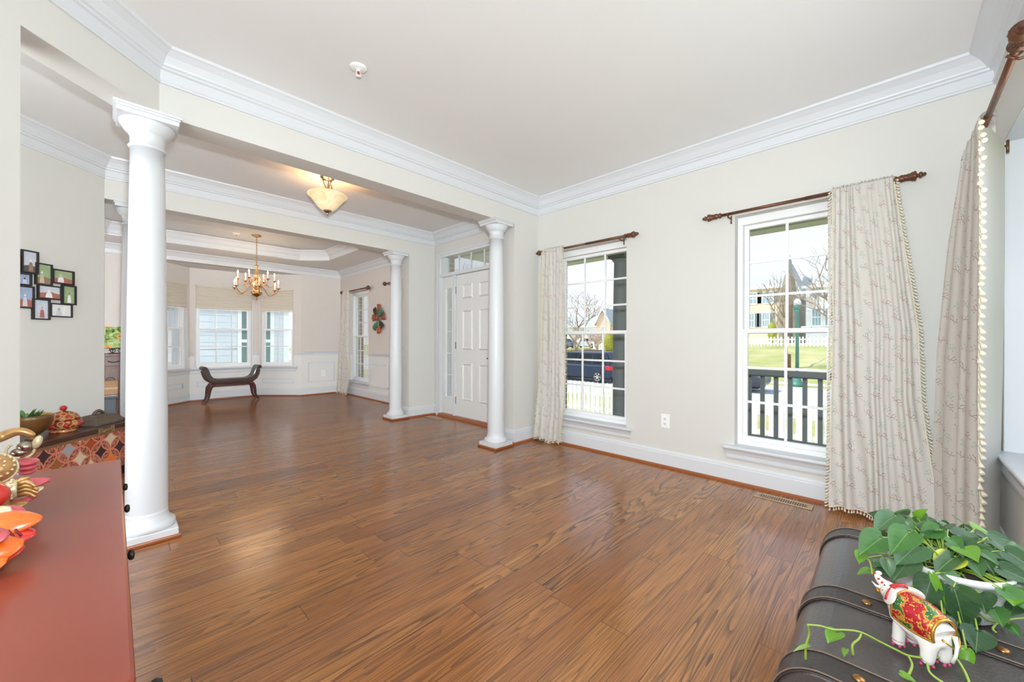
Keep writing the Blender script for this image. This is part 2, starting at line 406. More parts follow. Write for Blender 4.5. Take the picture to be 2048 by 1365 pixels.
# ceilings
mb = MB(); mb.box(-1.42,3.52,-0.7,4.94,H,2.85); struct(mb.build('ceiling', CEIL))
TRAY = [(-0.4,7.62),(-0.75,7.27),(-0.75,5.95),(-0.4,5.60),(2.33,5.60),(2.70,5.97),(2.70,7.18),(2.33,7.55),(2.25,7.55)]
TRAY = [(-0.05,7.56),(-0.42,7.19),(-0.42,5.97),(-0.05,5.60),(2.33,5.60),(2.70,5.97),(2.70,7.19),(2.33,7.56)]
OUT = [(-1.42,8.3),(-1.42,8.3),(-1.42,4.94),(-1.42,4.94),(3.52,4.94),(3.52,4.94),(3.52,8.3),(3.52,8.3)]
mb = MB()
n = len(TRAY)
vs = [(p[0],p[1],HD) for p in TRAY]+[(p[0],p[1],2.80) for p in TRAY]+[(-1.42,4.94,HD),(3.52,4.94,HD),(3.52,8.3,HD),(-1.42,8.3,HD)]
fs = [(i,(i+1)%n,n+(i+1)%n,n+i) for i in range(n)]
fs += [tuple(range(n,2*n))]
a,b_,c_,d_ = 16,17,18,19
fs += [(0,1,d_),(1,2,a,d_),(2,3,a),(3,4,b_,a),(4,5,b_),(5,6,c_,b_),(6,7,c_),(7,0,d_,c_)]
mb.add(vs, fs); mb.box(-1.42,3.52,4.94,8.3,2.82,2.95); struct(mb.build('ceiling_dining', CEIL))
mb = MB(); mb.prism([(0.2,8.392),(0.2,9.1),(2.75,9.1),(2.75,8.392)], 2.36, 2.45); struct(mb.build('ceiling_bay', CEIL))

# crown mouldings
CROWN = [(0,-0.170),(0.012,-0.170),(0.014,-0.158),(0.006,-0.150),(0.008,-0.098),(0.022,-0.094),(0.024,-0.084),(0.036,-0.078),(0.040,-0.070),(0.062,-0.040),(0.090,-0.018),(0.100,-0.014),(0.104,0.0),(0,0)]
CROWN_D = [(o*0.95, z*0.82) for o, z in CROWN]
mb = MB()
mb.sweep(CROWN, [(-1.30,RYW),(FX,RYW),(FX,2.84),(0.175,2.84),(-1.30,1.365)], closed=False, z=H); struct(mb.build('trim_3_crown_living', TRIM))
mb = MB()
mb.sweep(CROWN, [(0.115,3.02),(FX,3.02),(FX,4.85),(-0.05,4.85),(-1.30,3.60)], z=H); struct(mb.build('trim_4_crown_foyer', TRIM))
mb = MB()
mb.sweep(CROWN_D, [(-1.30,5.02),(FX,5.02),(FX,8.25),(-1.30,8.25)], closed=True, z=HD); struct(mb.build('trim_5_crown_dining', TRIM))
mb = MB()
mb.sweep(CROWN, [(p[0],p[1]) for p in TRAY], closed=True, z=2.67)
mb.box(-0.5,2.8,5.5,7.66,2.675,2.70)
struct(mb.build('trim_6_crown_tray', [TRIM]))
# baseboards: white board with moulded top, stained oak shoe strip
BB = [(0,0.0),(0.016,0.0),(0.016,0.115),(0.012,0.122),(0.012,0.130),(0.006,0.142),(0,0.145)]
SH = [(0.015,0.0),(0.034,0.0),(0.033,0.010),(0.028,0.017),(0.015,0.020)]
def base(name, path):
    m_ = MB(); m_.sweep(BB, path, z=0.0); o = struct(m_.build(name, TRIM))
    m_ = MB(); m_.sweep(SH, path, z=0.0); m_.build('shoe_moulding', SHOE, o); return o
base('baseboard_front', [(FX,RYW),(FX,2.84),(2.94,2.84),(2.94,3.02),(FX,3.02),(FX,3.12)])
base('baseboard_right', [(-1.30,RYW),(FX,RYW)])
base('baseboard_left', [(-0.33,2.575),(-0.25,2.415),(-1.30,1.365)])
base('baseboard_foyer', [(FX,4.775),(FX,4.85),(2.90,4.85),(2.90,5.02),(FX,5.02)])
base('baseboard_foyer_slanted', [(-0.05,5.02),(-0.05,4.85),(-1.30,3.60)])
base('baseboard_dining', [(FX,5.02),(FX,8.25),(2.57,8.25),(1.965,8.855),(0.945,8.855),(0.34,8.25),(-1.30,8.25)])
# dining wainscot: chair rail, picture-frame panels
RAIL = [(0,0.78),(0.012,0.78),(0.012,0.80),(0.018,0.815),(0.030,0.828),(0.030,0.842),(0.014,0.850),(0,0.852)]
mb = MB()
mb.sweep(RAIL, [(FX,5.02),(FX,5.20)]); mb.sweep(RAIL, [(FX,6.125),(FX,6.93)]); mb.sweep(RAIL, [(FX,7.86),(FX,8.25),(2.57,8.25),(2.52,8.30)])
mb.sweep(RAIL, [(1.985,8.835),(1.965,8.855),(1.915,8.855)]); mb.sweep(RAIL, [(0.995,8.855),(0.945,8.855),(0.92,8.83)]); mb.sweep(RAIL, [(0.40,8.31),(0.34,8.25),(-1.30,8.25)])
struct(mb.build('trim_7_chair_rail', TRIM))
def panel(mb, Mx, a0, a1, z0, z1, w=0.028, t=0.012):
    """raised moulding rectangle on a wall face: local x along wall, +y into the room"""
    ring(mb, a0, a1, z0, z1, w, w, w, w, 0.0, t*0.6, Mx)
    ring(mb, a0+w*.3, a1-w*.3, z0+w*.3, z1-w*.3, w*.4, w*.4, w*.4, w*.4, t*0.6, t*1.1, Mx)
mb = MB()
MF = T(FX,0,0) @ RZ(PI/2)          # front wall: local x -> +Y, local y -> -X (into the room)
panel(mb, MF, 6.225, 6.875, 0.23, 0.66); panel(mb, MF, 7.93, 8.17, 0.23, 0.66); panel(mb, MF, 5.06, 5.17, 0.23, 0.66); panel(mb, MF, 6.12, 6.20, 0.23, 0.66)
Mx, L = seg_frame((FX,8.25),(2.57,8.25)); panel(mb, Mx, 0.11, 0.63, 0.24, 0.65)
for i in range(3):
    Mx, L = seg_frame(BAY[i], BAY[i+1]); panel(mb, Mx, 0.13, L-0.10, 0.235, 0.345)
Mx, L = seg_frame((0.34,8.25),(-1.30,8.25)); panel(mb, Mx, 0.12, 0.9, 0.24, 0.65)
struct(mb.build('trim_8_wainscot_panels', TRIM))

# ---------------------------------------------------------------- windows
def window(name, Mx, w0, w1, z0, z1, depth, split, cols, rows_u, rows_l, mat_f=VINYL, sill=True, sill_ext=0.07, apron=True):
    """double hung window: local x along wall, local -y outward; Mx maps to world"""
    root = bpy.data.objects.new(name, None); C.objects.link(root); struct(root)
    fo = depth                                    # frame set this far out
    F = 0.035
    m_ = MB()
    ring(m_, w0, w1, z0, z1, F, F, F, F+0.025, -fo-0.10, -fo, Mx)
    m_.build('window_frame', mat_f, root, bevel=0.004)
    S = 0.030; MU = 0.018
    def sash(nm, c0, c1, y, rows):
        q = MB(); a0, a1 = w0+F, w1-F
        ring(q, a0, a1, c0, c1, S, S, S*1.1, S*1.1, -y-0.032, -y, Mx)
        g0, g1, h0, h1 = a0+S, a1-S, c0+S*1.1, c1-S*1.1
        o = q.build(nm, mat_f, root, bevel=0.003)
        q = MB()
        for i in range(1,cols):
            x = g0+(g1-g0)*i/cols; q.box(x-MU/2,x+MU/2,-y-0.021,-y-0.011,h0,h1,Mx)
        for j in range(1,rows):
            z = h0+(h1-h0)*j/rows; q.box(g0,g1,-y-0.0215,-y-0.0105,z-MU/2,z+MU/2,Mx)
        q.build('muntins', mat_f, o)
        q = MB(); q.add([tuple(Mx @ Vector(p)) for p in ((g0,-y-0.016,h0),(g1,-y-0.016,h0),(g1,-y-0.016,h1),(g0,-y-0.016,h1))], [(0,1,2,3)]); q.build('glass_pane', GLASS, o)
        return o
    sash('upper_sash', split-0.018, z1-F-0.02, fo+0.052, rows_u)
    sash('lower_sash', z0+F, split+0.018, fo+0.012, rows_l)
    q = MB(); xm = (w0+w1)/2; q.box(xm-0.03,xm+0.03,-fo-0.035,-fo-0.005,split+0.018,split+0.03,Mx); q.build('sash_lock', mat_f, root, bevel=0.003)
    if sill:
        q = MB(); e = sill_ext; q.box(w0-e,w1+e,-0.12,0.055,z0-0.022,z0+0.002,Mx); q.build('sill', TRIM, root, bevel=0.008)
        if apron:
            q = MB()
            pr = [(0,0),(0.014,0),(0.018,0.012),(0.018,0.035),(0.028,0.060),(0.040,0.078),(0,0.078)]
            vs = []
            for x,e2 in ((w0-e*0.55,0.0),(w1+e*0.55,0.0)):
                for k,(oo,dz) in enumerate(pr): vs.append(tuple(Mx @ Vector((x+(-1 if x < xm else 1)*oo*0.8, oo, z0-0.022-0.078+dz))))
            k = len(pr); fs = [(j,(j+1)%k,k+(j+1)%k,k+j) for j in range(k)]+[tuple(reversed(range(k))),tuple(range(k,2*k))]
            q.add(vs, fs); q.build('apron', TRIM, root)
    return root
window('window_1', MF, *W_R, 0.075, 1.158, 3, 3, 3)
window('window_2', MF, *W_L, 0.075, 1.165, 3, 3, 3)
window('window_3', MF, *W_D2, 0.075, 1.16, 3, 3, 3)
window('window_4', MF, *W_D1, 0.075, 1.16, 3, 3, 3)
for i in range(3):
    Mx, L = seg_frame(BAY[i], BAY[i+1]); h0, h1 = BAYWIN[i]
    window('window_%d' % (5+i), Mx, h0, h1, BWZ[0], BWZ[1], 0.03, 1.285, 3 if i == 1 else 2, 2, 2, sill=False)
mb = MB(); mb.sweep([(0,0.525),(0.020,0.525),(0.030,0.545),(0.045,0.560),(0.045,0.585),(0,0.585)], [(2.52,8.30),(1.965,8.855),(0.945,8.855),(0.39,8.30)]); mb.sweep([(0,0.475),(0.012,0.475),(0.016,0.49),(0.016,0.525),(0,0.525)], [(2.50,8.32),(1.965,8.855),(0.945,8.855),(0.41,8.32)])
struct(mb.build('trim_9_bay_stool', TRIM))
# bay window casings (flat white frames on the wall face)
mb = MB()
for i in range(3):
    Mx, L = seg_frame(BAY[i], BAY[i+1]); h0, h1 = BAYWIN[i]
    for x0,x1,c0,c1 in ((h0-0.01,h0+0.012,0.585,1.66),(h1-0.012,h1+0.01,0.585,1.66)): mb.box(x0,x1,-0.02,0.012,c0,c1,Mx)
struct(mb.build('trim_10_bay_casings', TRIM))
# recess of the right wall: jambs, soffit, ledge, its window out of frame
MR = T(0,RYW,0)
mb = MB(); mb.box(0.952,3.098,RYW-0.22,RYW+0.035,0.521,0.54); struct(mb.build('trim_11_recess_ledge', TRIM, bevel=0.008))
mb = MB(); mb.sweep([(0,0.435),(0.012,0.435),(0.018,0.46),(0.018,0.49),(0.03,0.515),(0,0.515)], [(0.97,RYW),(3.10,RYW)]); struct(mb.build('trim_12_recess_apron', TRIM))
mb = MB(); mb.box(3.085,3.10,RYW-0.22,RYW-0.001,0.54,2.08); mb.box(0.95,3.10,RYW-0.22,RYW-0.002,2.068,2.08); struct(mb.build('trim_13_recess_jamb', TRIM))
MRW = T(0,RYW,0)
window('window_8', MRW, 0.96, 2.02, 0.545, 2.065, 0.11, 1.25, 3, 3, 3, sill=False)
window('window_9', MRW, 2.03, 3.08, 0.545, 2.065, 0.11, 1.25, 3, 3, 3, sill=False)

# ---------------------------------------------------------------- front door, sidelights, transom
def door_unit():
    root = bpy.data.objects.new('door_1', None); C.objects.link(root); struct(root)
    y0, y1, zt = W_DOOR[0], W_DOOR[1], W_DOOR[3]
    q = MB()                                        # local: x -> Y world, y -> into room
    ring(q, y0, y1, 0, zt, 0.05, 0.05, 0.001, 0.045, -0.13, 0.012, MF); q.box(y0+0.05,y1-0.05,-0.13,0.010,1.995,2.04,MF)
    for x in (3.47,4.365): q.box(x,x+0.035,-0.13,0.0,0.036,1.995,MF)
    q.build('door_frame', TRIM, root, bevel=0.004)
    q = MB()
    ring(q, y0-0.012, y1+0.012, 0, zt+0.012, 0.026, 0.026, 0.001, 0.024, 0.0125, 0.024, MF); q.build('casing', TRIM, root)
    # leaf, six raised panels
    leaf = MB(); d0, d1 = 3.507, 4.362; leaf.box(d0,d1,-0.075,-0.03,0.035,1.99,MF); lf = leaf.build('door_leaf', DOORW, root, bevel=0.002)
    def raised(x0,x1,c0,c1):
        p = MB(); b = 0.028
        o = [(x0,c0),(x1,c0),(x1,c1),(x0,c1)]; i_ = [(x0+b*.45,c0+b*.45),(x1-b*.45,c0+b*.45),(x1-b*.45,c1-b*.45),(x0+b*.45,c1-b*.45)]; j = [(x0+b,c0+b),(x1-b,c0+b),(x1-b,c1-b),(x0+b,c1-b)]
        vs = [(x,-0.0295,z) for x,z in o]+[(x,-0.010,z) for x,z in i_]+[(x,-0.024,z) for x,z in j]
        fs = [(k,(k+1)%4,4+(k+1)%4,4+k) for k in range(4)]+[(4+k,4+(k+1)%4,8+(k+1)%4,8+k) for k in range(4)]+[(8,9,10,11)]
        p.add(vs, fs, MF); p.build('door_panel', DOORW, lf)
    for x0,x1 in ((3.66,3.866),(4.005,4.21)):
        raised(x0,x1,0.27,0.775); raised(x0,x1,0.96,1.497); raised(x0,x1,1.655,1.85)
    q = MB(); q.lathe([(0.0,0),(0.03,0),(0.03,0.008),(0.012,0.012),(0.012,0.045),(0.0,0.045)], 16, MF @ T(3.585,-0.03,0.86) @ RX(-PI/2)); q.tube([MF @ Vector(p) for p in ((3.585,0.012,0.86),(3.62,0.014,0.862),(3.665,0.012,0.858),(3.69,0.004,0.852))], [0.009,0.009,0.008,0.006], 8); q.build('door_handle', BLACKM, lf)
    for z in (0.25,1.016,1.782):
        q = MB(); q.box(4.365,4.385,-0.03,-0.018,z-0.05,z+0.05,MF); q.tube([MF @ Vector((4.372,-0.014,z-0.05)), MF @ Vector((4.372,-0.014,z+0.05))], 0.007, 8); q.build('hinge', NICKEL, lf)
    # sidelights
    for a,b in ((3.19,3.47),(4.40,4.707)):
        q = MB(); g0, g1 = a+0.065, b-0.085
        ring(q, a, b, 0.036, 1.994, g0-a, b-g1, 0.244, 0.164, -0.09, -0.045, MF)
        s_ = q.build('sidelight_panel', DOORW, root)
        q = MB()
        ring(q, g0-0.025, g1+0.025, 0.255, 1.855, 0.029, 0.029, 0.029, 0.029, -0.05, -0.032, MF)
        for k in range(1,5): z = 0.28+1.55*k/5; q.box(g0,g1,-0.062,-0.052,z-0.006,z+0.006,MF)
        q.build('glass_moulding', DOORW, s_, bevel=0.003)
        q = MB(); q.add([tuple(MF @ Vector(p)) for p in ((g0,-0.065,0.28),(g1,-0.065,0.28),(g1,-0.065,1.83),(g0,-0.065,1.83))], [(0,1,2,3)]); q.build('glass_pane', FROST, s_)
    # transom
    q = MB(); t0, t1 = y0+0.05, y1-0.05
    for x0,x1,c0,c1 in ((t0,t0+0.09,2.04,zt-0.045),(t1-0.09,t1,2.04,zt-0.045)): q.box(x0,x1,-0.10,-0.02,c0,c1,MF)
    g0, g1 = t0+0.09, t1-0.09
    for k in range(1,5): x = g0+(g1-g0)*k/5; q.box(x-0.008,x+0.008,-0.075,-0.06,2.04,zt-0.045,MF)
    o = q.build('transom_frame', TRIM, root)
    q = MB(); q.add([tuple(MF @ Vector(p)) for p in ((g0,-0.08,2.04),(g1,-0.08,2.04),(g1,-0.08,zt-0.045),(g0,-0.08,zt-0.045))], [(0,1,2,3)]); q.build('glass_pane', GLASS, o)
    q = MB(); q.sweep([(-0.06,0),(0.05,0),(0.048,0.012),(0.02,0.034),(-0.06,0.036)], [(FX,y0+0.05),(FX,y1-0.05)]); q.build('threshold', SHOE, root)
door_unit()

# ---------------------------------------------------------------- columns
def column(label):
    root = thing('column', label, 'column', group=None)
    q = MB(); q.box(-0.133,0.133,-0.133,0.133,0.0,0.022); q.build('shoe_moulding', SHOE, root, bevel=0.006)
    q = MB(); q.box(-0.122,0.122,-0.122,0.122,0.0,0.055); q.build('plinth', TRIM, root, bevel=0.003)
    q = MB(); q.lathe([(0.0,0.054),(0.118,0.054),(0.121,0.064),(0.121,0.076),(0.115,0.086),(0.104,0.090),(0.100,0.096),(0.096,0.108),(0.0905,0.116),(0.088,0.135),(0.0875,0.15)], 40); q.build('base', TRIM, root)
    pr = [(0.0875,0.148)]
    for i in range(13):
        f = i/12; pr.append((0.0875-0.017*(f**1.7), 0.15+f*(2.10-0.15)))
    pr += [(0.0705,2.10),(0.0705,2.115)]
    q = MB(); q.lathe(pr, 40); q.build('shaft', TRIM, root)
    q = MB(); q.lathe([(0.070,2.112),(0.076,2.114),(0.080,2.120),(0.076,2.127),(0.0715,2.130),(0.0715,2.175),(0.076,2.180),(0.076,2.188),(0.082,2.190),(0.098,2.208),(0.112,2.232),(0.116,2.245),(0.112,2.250)], 40); q.build('capital', TRIM, root)
    q = MB(); q.box(-0.122,0.122,-0.122,0.122,2.248,2.272); q.box(-0.128,0.128,-0.128,0.128,2.272,2.284); q.box(-0.134,0.134,-0.134,0.134,2.284,BZ); q.build('abacus', TRIM, root, bevel=0.003)
    return root
c1 = column('large white round column in the left foreground by the tile-fronted chest'); c1.location = (0.133,2.92,0)
c2 = copy_tree(c1); c2.location = (2.747,2.912,0); c2['label'] = 'white round column right of the front door, beside the curtained window'
c3 = copy_tree(c1); c3.location = (2.747,4.935,0); c3['label'] = 'white round column left of the front door at the dining room opening'
c4 = copy_tree(c1); c4.location = (0.133,4.935,0); c4['label'] = 'white column mostly hidden behind the large foreground column'

# ================================================================ FIXTURES OF THE ROOM
def outlet(label, M):
    """local x along the wall, y into the room, z up; centre at origin"""
    r = thing('wall_outlet', label, 'outlet'); r.matrix_world = M
    q = MB(); q.box(-0.037,0.037,0,0.006,-0.059,0.059); q.build('cover_plate', PLATE, r, bevel=0.003)
    for z in (-0.021,0.021):
        q = MB(); q.lathe([(0.017,0.0),(0.017,0.008),(0.015,0.0095)], 20, T(0,0,z) @ RX(-PI/2)); o = q.build('socket', PLATE, r)
        q = MB(); q.box(-0.008,-0.005,0.009,0.0103,z-0.002,z+0.007); q.box(0.005,0.008,0.009,0.0103,z-0.002,z+0.007); q.lathe([(0.003,0.009),(0.003,0.0103)], 8, T(0,0,z-0.008) @ RX(-PI/2)); q.build('slots', SLOT, o)
    return r
outlet('white wall outlet between the two living room windows', T(FX,1.40,0.395) @ RZ(PI/2))
outlet('white wall outlet in the wainscot panel of the dining room', T(2.977,8.25,0.42) @ RZ(PI))
def floor_vent(label, loc, rz, L=0.33, W=0.10):
    r = thing('floor_vent', label, 'vent', loc, rz)
    q = MB(); ring(q, -L/2, L/2, -W/2, W/2, 0.03, 0.03, 0.02, 0.02, 0, 0.006)
    # ring() works in x/z: lay it flat
    q.v = [(x, z, y) for x, y, z in q.v]; q.build('frame', BRONZEV, r, bevel=0.002)
    q = MB(); q.box(-L/2+0.031,L/2-0.031,-W/2+0.021,W/2-0.021,0.0005,0.002); q.build('opening', VDARK, r)
    q = MB(); n = 21
    for i in range(n):
        x = -L/2+0.035+(L-0.07)*i/(n-1); q.box(x-0.0028,x+0.0028,-W/2+0.021,W/2-0.021,0.0022,0.005)
    q.box(-L/2+0.031,L/2-0.031,-0.002,0.002,0.0022,0.0048); q.build('louvres', BRONZEV, r)
    return r
floor_vent('tan metal floor vent under the right living room window', (3.17,0.535,0), PI/2)
floor_vent('floor vent beside the front door sidelight', (3.125,4.58,0), PI/2)
floor_vent('floor vent by the dining room wall beyond the second column', (3.19,6.42,0), PI/2)
# sprinklers
def sprinkler(label, loc):
    r = thing('fire_sprinkler', label, 'sprinkler', loc)
    q = MB(); q.lathe([(0.0,0.0),(0.048,0.0),(0.046,-0.006),(0.030,-0.011),(0.016,-0.013),(0.0,-0.013)], 28); q.build('escutcheon', PLATE, r)
    q = MB(); q.lathe([(0.011,-0.012),(0.011,-0.022)], 14); q.tube([(-0.010,0,-0.022),(-0.014,0,-0.036),(0,0,-0.05),(0.014,0,-0.036),(0.010,0,-0.022)], 0.0028, 6); q.lathe([(0.017,-0.051),(0.017,-0.053)], 16); q.build('frame', PLATE, r)
    q = MB(); q.lathe([(0.003,-0.022),(0.0048,-0.028),(0.0048,-0.040),(0.002,-0.047)], 10); q.build('bulb', mat('red_glass', srgb(165,50,45), 0.2), r)
    return r
sprinkler('small white fire sprinkler on the living room ceiling', (0.98,2.19,H))
sprinkler('tiny sprinkler on the dining room tray ceiling', (1.29,7.02,2.675))

# ---------------------------------------------------------------- curtain rods and curtains
def finial(name, p, d, parent, big=1.0):
    """turned, reeded finial starting at p and pointing along d"""
    M = T(*p) @ Vector(d).to_track_quat('Z','Y').to_matrix().to_4x4()
    k = big
    q = MB(); q.lathe([(0.011*k,-0.01),(0.018*k,-0.004),(0.021*k,0.004),(0.015*k,0.012),(0.016*k,0.018),(0.020*k,0.026),(0.017*k,0.040),(0.018*k,0.056),(0.024*k,0.074),(0.0275*k,0.082),(0.0275*k,0.088),(0.012*k,0.092),(0.010*k,0.098),(0.017*k,0.102),(0.017*k,0.110),(0.009*k,0.116),(0.012*k,0.122),(0.006*k,0.128),(0.001,0.130)], 20, M)
    for i in range(14):
        a = 2*PI*i/14; q.tube([M @ Vector((math.cos(a+f*0.9)*(r*k+0.0006), math.sin(a+f*0.9)*(r*k+0.0006), z)) for f,(r,z) in enumerate(((0.0195,0.028),(0.0172,0.040),(0.0182,0.056),(0.024,0.074),(0.027,0.083)))], 0.0022, 5)
    return q.build(name, BRONZE, parent)
def ball_finial(name, p, d, parent):
    M = T(*p) @ Vector(d).to_track_quat('Z','Y').to_matrix().to_4x4()
    q = MB(); q.lathe([(0.010,-0.01),(0.016,0.0),(0.013,0.010),(0.020,0.020),(0.033,0.042),(0.036,0.060),(0.028,0.080),(0.014,0.090),(0.004,0.094)], 20, M); return q.build(name, BRONZE, parent)
def rod(label, p0, p1, wall_dir, brackets, fin=finial):
    r = thing('curtain_rod', label, 'curtain rod'); P0, P1 = Vector(p0), Vector(p1); d = (P1-P0).normalized()
    q = MB(); q.tube([P0, P0.lerp(P1,0.45)], 0.0125, 14); q.tube([P0.lerp(P1,0.44), P1], 0.0108, 14); q.build('pole', BRONZE, r)
    fin('finial', P0-d*0.0, -d, r); fin('finial', P1, d, r)
    wd = Vector(wall_dir)
    for f in brackets:
        b = P0.lerp(P1,f); q = MB(); e = b+wd
        q.tube([b-Vector((0,0,0.014)), b-Vector((0,0,0.022))+wd*0.1, b-Vector((0,0,0.020))+wd*0.8, e-Vector((0,0,0.022))], 0.005, 8)
        q.tube([b+Vector((0,0,0.0))-wd.normalized()*0.016, b-Vector((0,0,0.016)), b+wd.normalized()*0.017], 0.005, 8)
        q.tube([e+Vector((0,0,0.004))-wd.normalized()*0.004, e-Vector((0,0,0.055))-wd.normalized()*0.004], 0.0055, 8); q.build('bracket', BRONZE, r)
    return r
RX_ = 3.232; RZ_ = 2.036
rod('dark bronze curtain rod above the right living room window', (RX_,-0.002,RZ_), (RX_,0.945,RZ_), (0.087,0,0), (0.06,0.945))
rod('dark bronze curtain rod above the left living room window', (RX_,1.735,RZ_-0.008), (RX_,2.665,RZ_-0.004), (0.087,0,0), (0.06,0.95))
rod('thick bronze curtain rod along the right edge above the recessed window', (3.03,-0.283,2.035), (2.035,-0.283,2.035), (0,-0.106,0), (0.06,0.95), lambda n,p,d,pa: finial(n,p,d,pa,1.15))
rod('thin bronze rod over the far dining room window', (RX_,6.86,RZ_+0.005), (RX_,7.90,RZ_+0.005), (0.087,0,0), (0.03,0.97), ball_finial)
rod('bronze rod with ball finial seen beside the dining column', (RX_,5.15,RZ_+0.008), (RX_,6.13,RZ_+0.008), (0.087,0,0), (0.03,0.95), ball_finial)

def fabric():
    m, t, b = newmat('sprig_linen'); out = t.n['Material Output']
    u, v, _ = t.sep(t.uv())
    weave = t.noise(t.comb(t.math('MULTIPLY',u,900.0), t.math('MULTIPLY',v,900.0)), 1.0, 2)
    slub = t.noise(t.comb(t.math('MULTIPLY',u,30.0), t.math('MULTIPLY',v,260.0)), 1.0, 3)
    base = t.mix(t.math('MULTIPLY_ADD', slub, 0.5, t.math('MULTIPLY',weave,0.3)), srgb(206,200,192), srgb(226,221,214))
    def cell(du, dv, cu, cv, jit):
        x = t.math('DIVIDE', t.math('ADD',u,du), cu); row = t.math('FLOOR', t.math('DIVIDE', t.math('ADD',v,dv), cv))
        x = t.math('ADD', x, t.math('MULTIPLY', t.math('MODULO', row, 2.0), 0.5))
        wn = t.node('ShaderNodeTexWhiteNoise', noise_dimensions='2D'); t.l.new(t.comb(t.math('FLOOR',x), row), wn.inputs['Vector'])
        r = t.sep(wn.outputs[1])
        lx = t.math('MULTIPLY', t.math('SUBTRACT', t.math('FRACT',x), 0.5), cu); ly = t.math('MULTIPLY', t.math('SUBTRACT', t.math('FRACT', t.math('DIVIDE', t.math('ADD',v,dv), cv)), 0.5), cv)
        lx = t.math('ADD', lx, t.math('MULTIPLY_ADD', r[0], jit, -jit/2)); ly = t.math('ADD', ly, t.math('MULTIPLY_ADD', r[1], jit, -jit/2))
        flip = t.math('MULTIPLY_ADD', t.math('GREATER_THAN', r[2], 0.5), 2.0, -1.0)
        lx = t.math('MULTIPLY', lx, flip); an = t.math('MULTIPLY_ADD', r[2], 1.5, -0.75); cs = t.math('COSINE', an); sn = t.math('SINE', an)
        return t.comb(t.math('SUBTRACT', t.math('MULTIPLY',lx,cs), t.math('MULTIPLY',ly,sn)), t.math('ADD', t.math('MULTIPLY',lx,sn), t.math('MULTIPLY',ly,cs)))
    def seg(p, a, b_, wd):
        A = Vector((a[0],a[1],0)); D = Vector((b_[0]-a[0],b_[1]-a[1],0)); L2 = D.length_squared
        pa = t.vmath('SUBTRACT', p, tuple(A)); h = t.math('MULTIPLY', t.vmath('DOT_PRODUCT', pa, tuple(D)), 1.0/L2, clamp=True)
        d = t.vmath('LENGTH', t.vmath('SUBTRACT', pa, t.vmath('SCALE', tuple(D), sc=h)))
        return t.math('LESS_THAN', d, wd)
    def mx(l):
        r = l[0]
        for q in l[1:]: r = t.math('MAXIMUM', r, q)
        return r
    p1 = cell(0.0, 0.0, 0.150, 0.115, 0.035)
    br = mx([seg(p1,a,b_,w_) for a,b_,w_ in (((-.034,-.006),(-.012,-.010),.0011),((-.012,-.010),(.010,-.004),.0011),((.010,-.004),(.036,-.010),.0009),((-.006,-.009),(.006,.012),.0010),((.006,.012),(.018,.016),.0008),((.012,-.005),(.026,.008),.0009),((-.018,-.009),(-.024,.006),.0008))])
    berry = mx([seg(p1,a,(a[0]+.0005,a[1]),.0026) for a in ((-.036,-.005),(.038,-.010),(.019,.017),(.027,.009),(-.025,.008),(.007,.013),(-.015,-.018),(.016,-.016))])
    p2 = cell(0.075, 0.0575, 0.150, 0.115, 0.035)
    lv = mx([seg(p2,a,b_,.0030) for a,b_ in (((-.02,-.012),(-.016,-.008)),((-.010,.002),(-.005,.006)),((.004,-.008),(.010,-.006)),((.014,.004),(.018,.010)),((-.022,.010),(-.017,.013)),((.000,.016),(.003,.020)),((.022,-.014),(.026,-.012)))])
    st = mx([seg(p2,a,b_,.0007) for a,b_ in (((-.02,-.014),(.004,.002)),((.004,.002),(.016,.012)),((.002,-.001),(.022,-.012)))])
    c = t.mix(t.math('MULTIPLY',lv,0.65), base, srgb(150,178,160)); c = t.mix(t.math('MULTIPLY',st,0.5), c, srgb(150,165,150))
    c = t.mix(t.math('MULTIPLY',br,0.8), c, srgb(104,58,58)); c = t.mix(t.math('MULTIPLY',berry,0.75), c, srgb(170,90,84))
    t.l.new(c, b.inputs['Base Color']); b.inputs['Roughness'].default_value = 0.95; b.inputs['Specular IOR Level'].default_value = 0.1
    tl = t.node('ShaderNodeBsdfTranslucent'); t.l.new(c, tl.inputs[0])
    t.l.new(t.bump(weave, 0.15, 0.001), b.inputs['Normal'])
    m_ = t.node('ShaderNodeMixShader'); m_.inputs[0].default_value = 0.12; t.l.new(b.outputs[0], m_.inputs[1]); t.l.new(tl.outputs[0], m_.inputs[2]); t.l.new(m_.outputs[0], out.inputs[0])
    return m
LINEN = fabric()
FRINGE = mat('cream_tassel', srgb(224,214,192), 0.9, var=0.08, scale=40)
LINING = mat('grey_lining', srgb(205,202,196), 0.9, var=0.03, bump=0.1, bscale=400)
def lerp(a, b, f): return a+(b-a)*f
def curve_at(pts, f):
    """piecewise linear through (f, value...) with smoothstep easing"""
    for i in range(len(pts)-1):
        if f <= pts[i+1][0] or i == len(pts)-2:
            k = (f-pts[i][0])/(pts[i+1][0]-pts[i][0]); k = max(0,min(1,k))
            return tuple(lerp(a,b,k) for a,b in zip(pts[i][1:],pts[i+1][1:]))
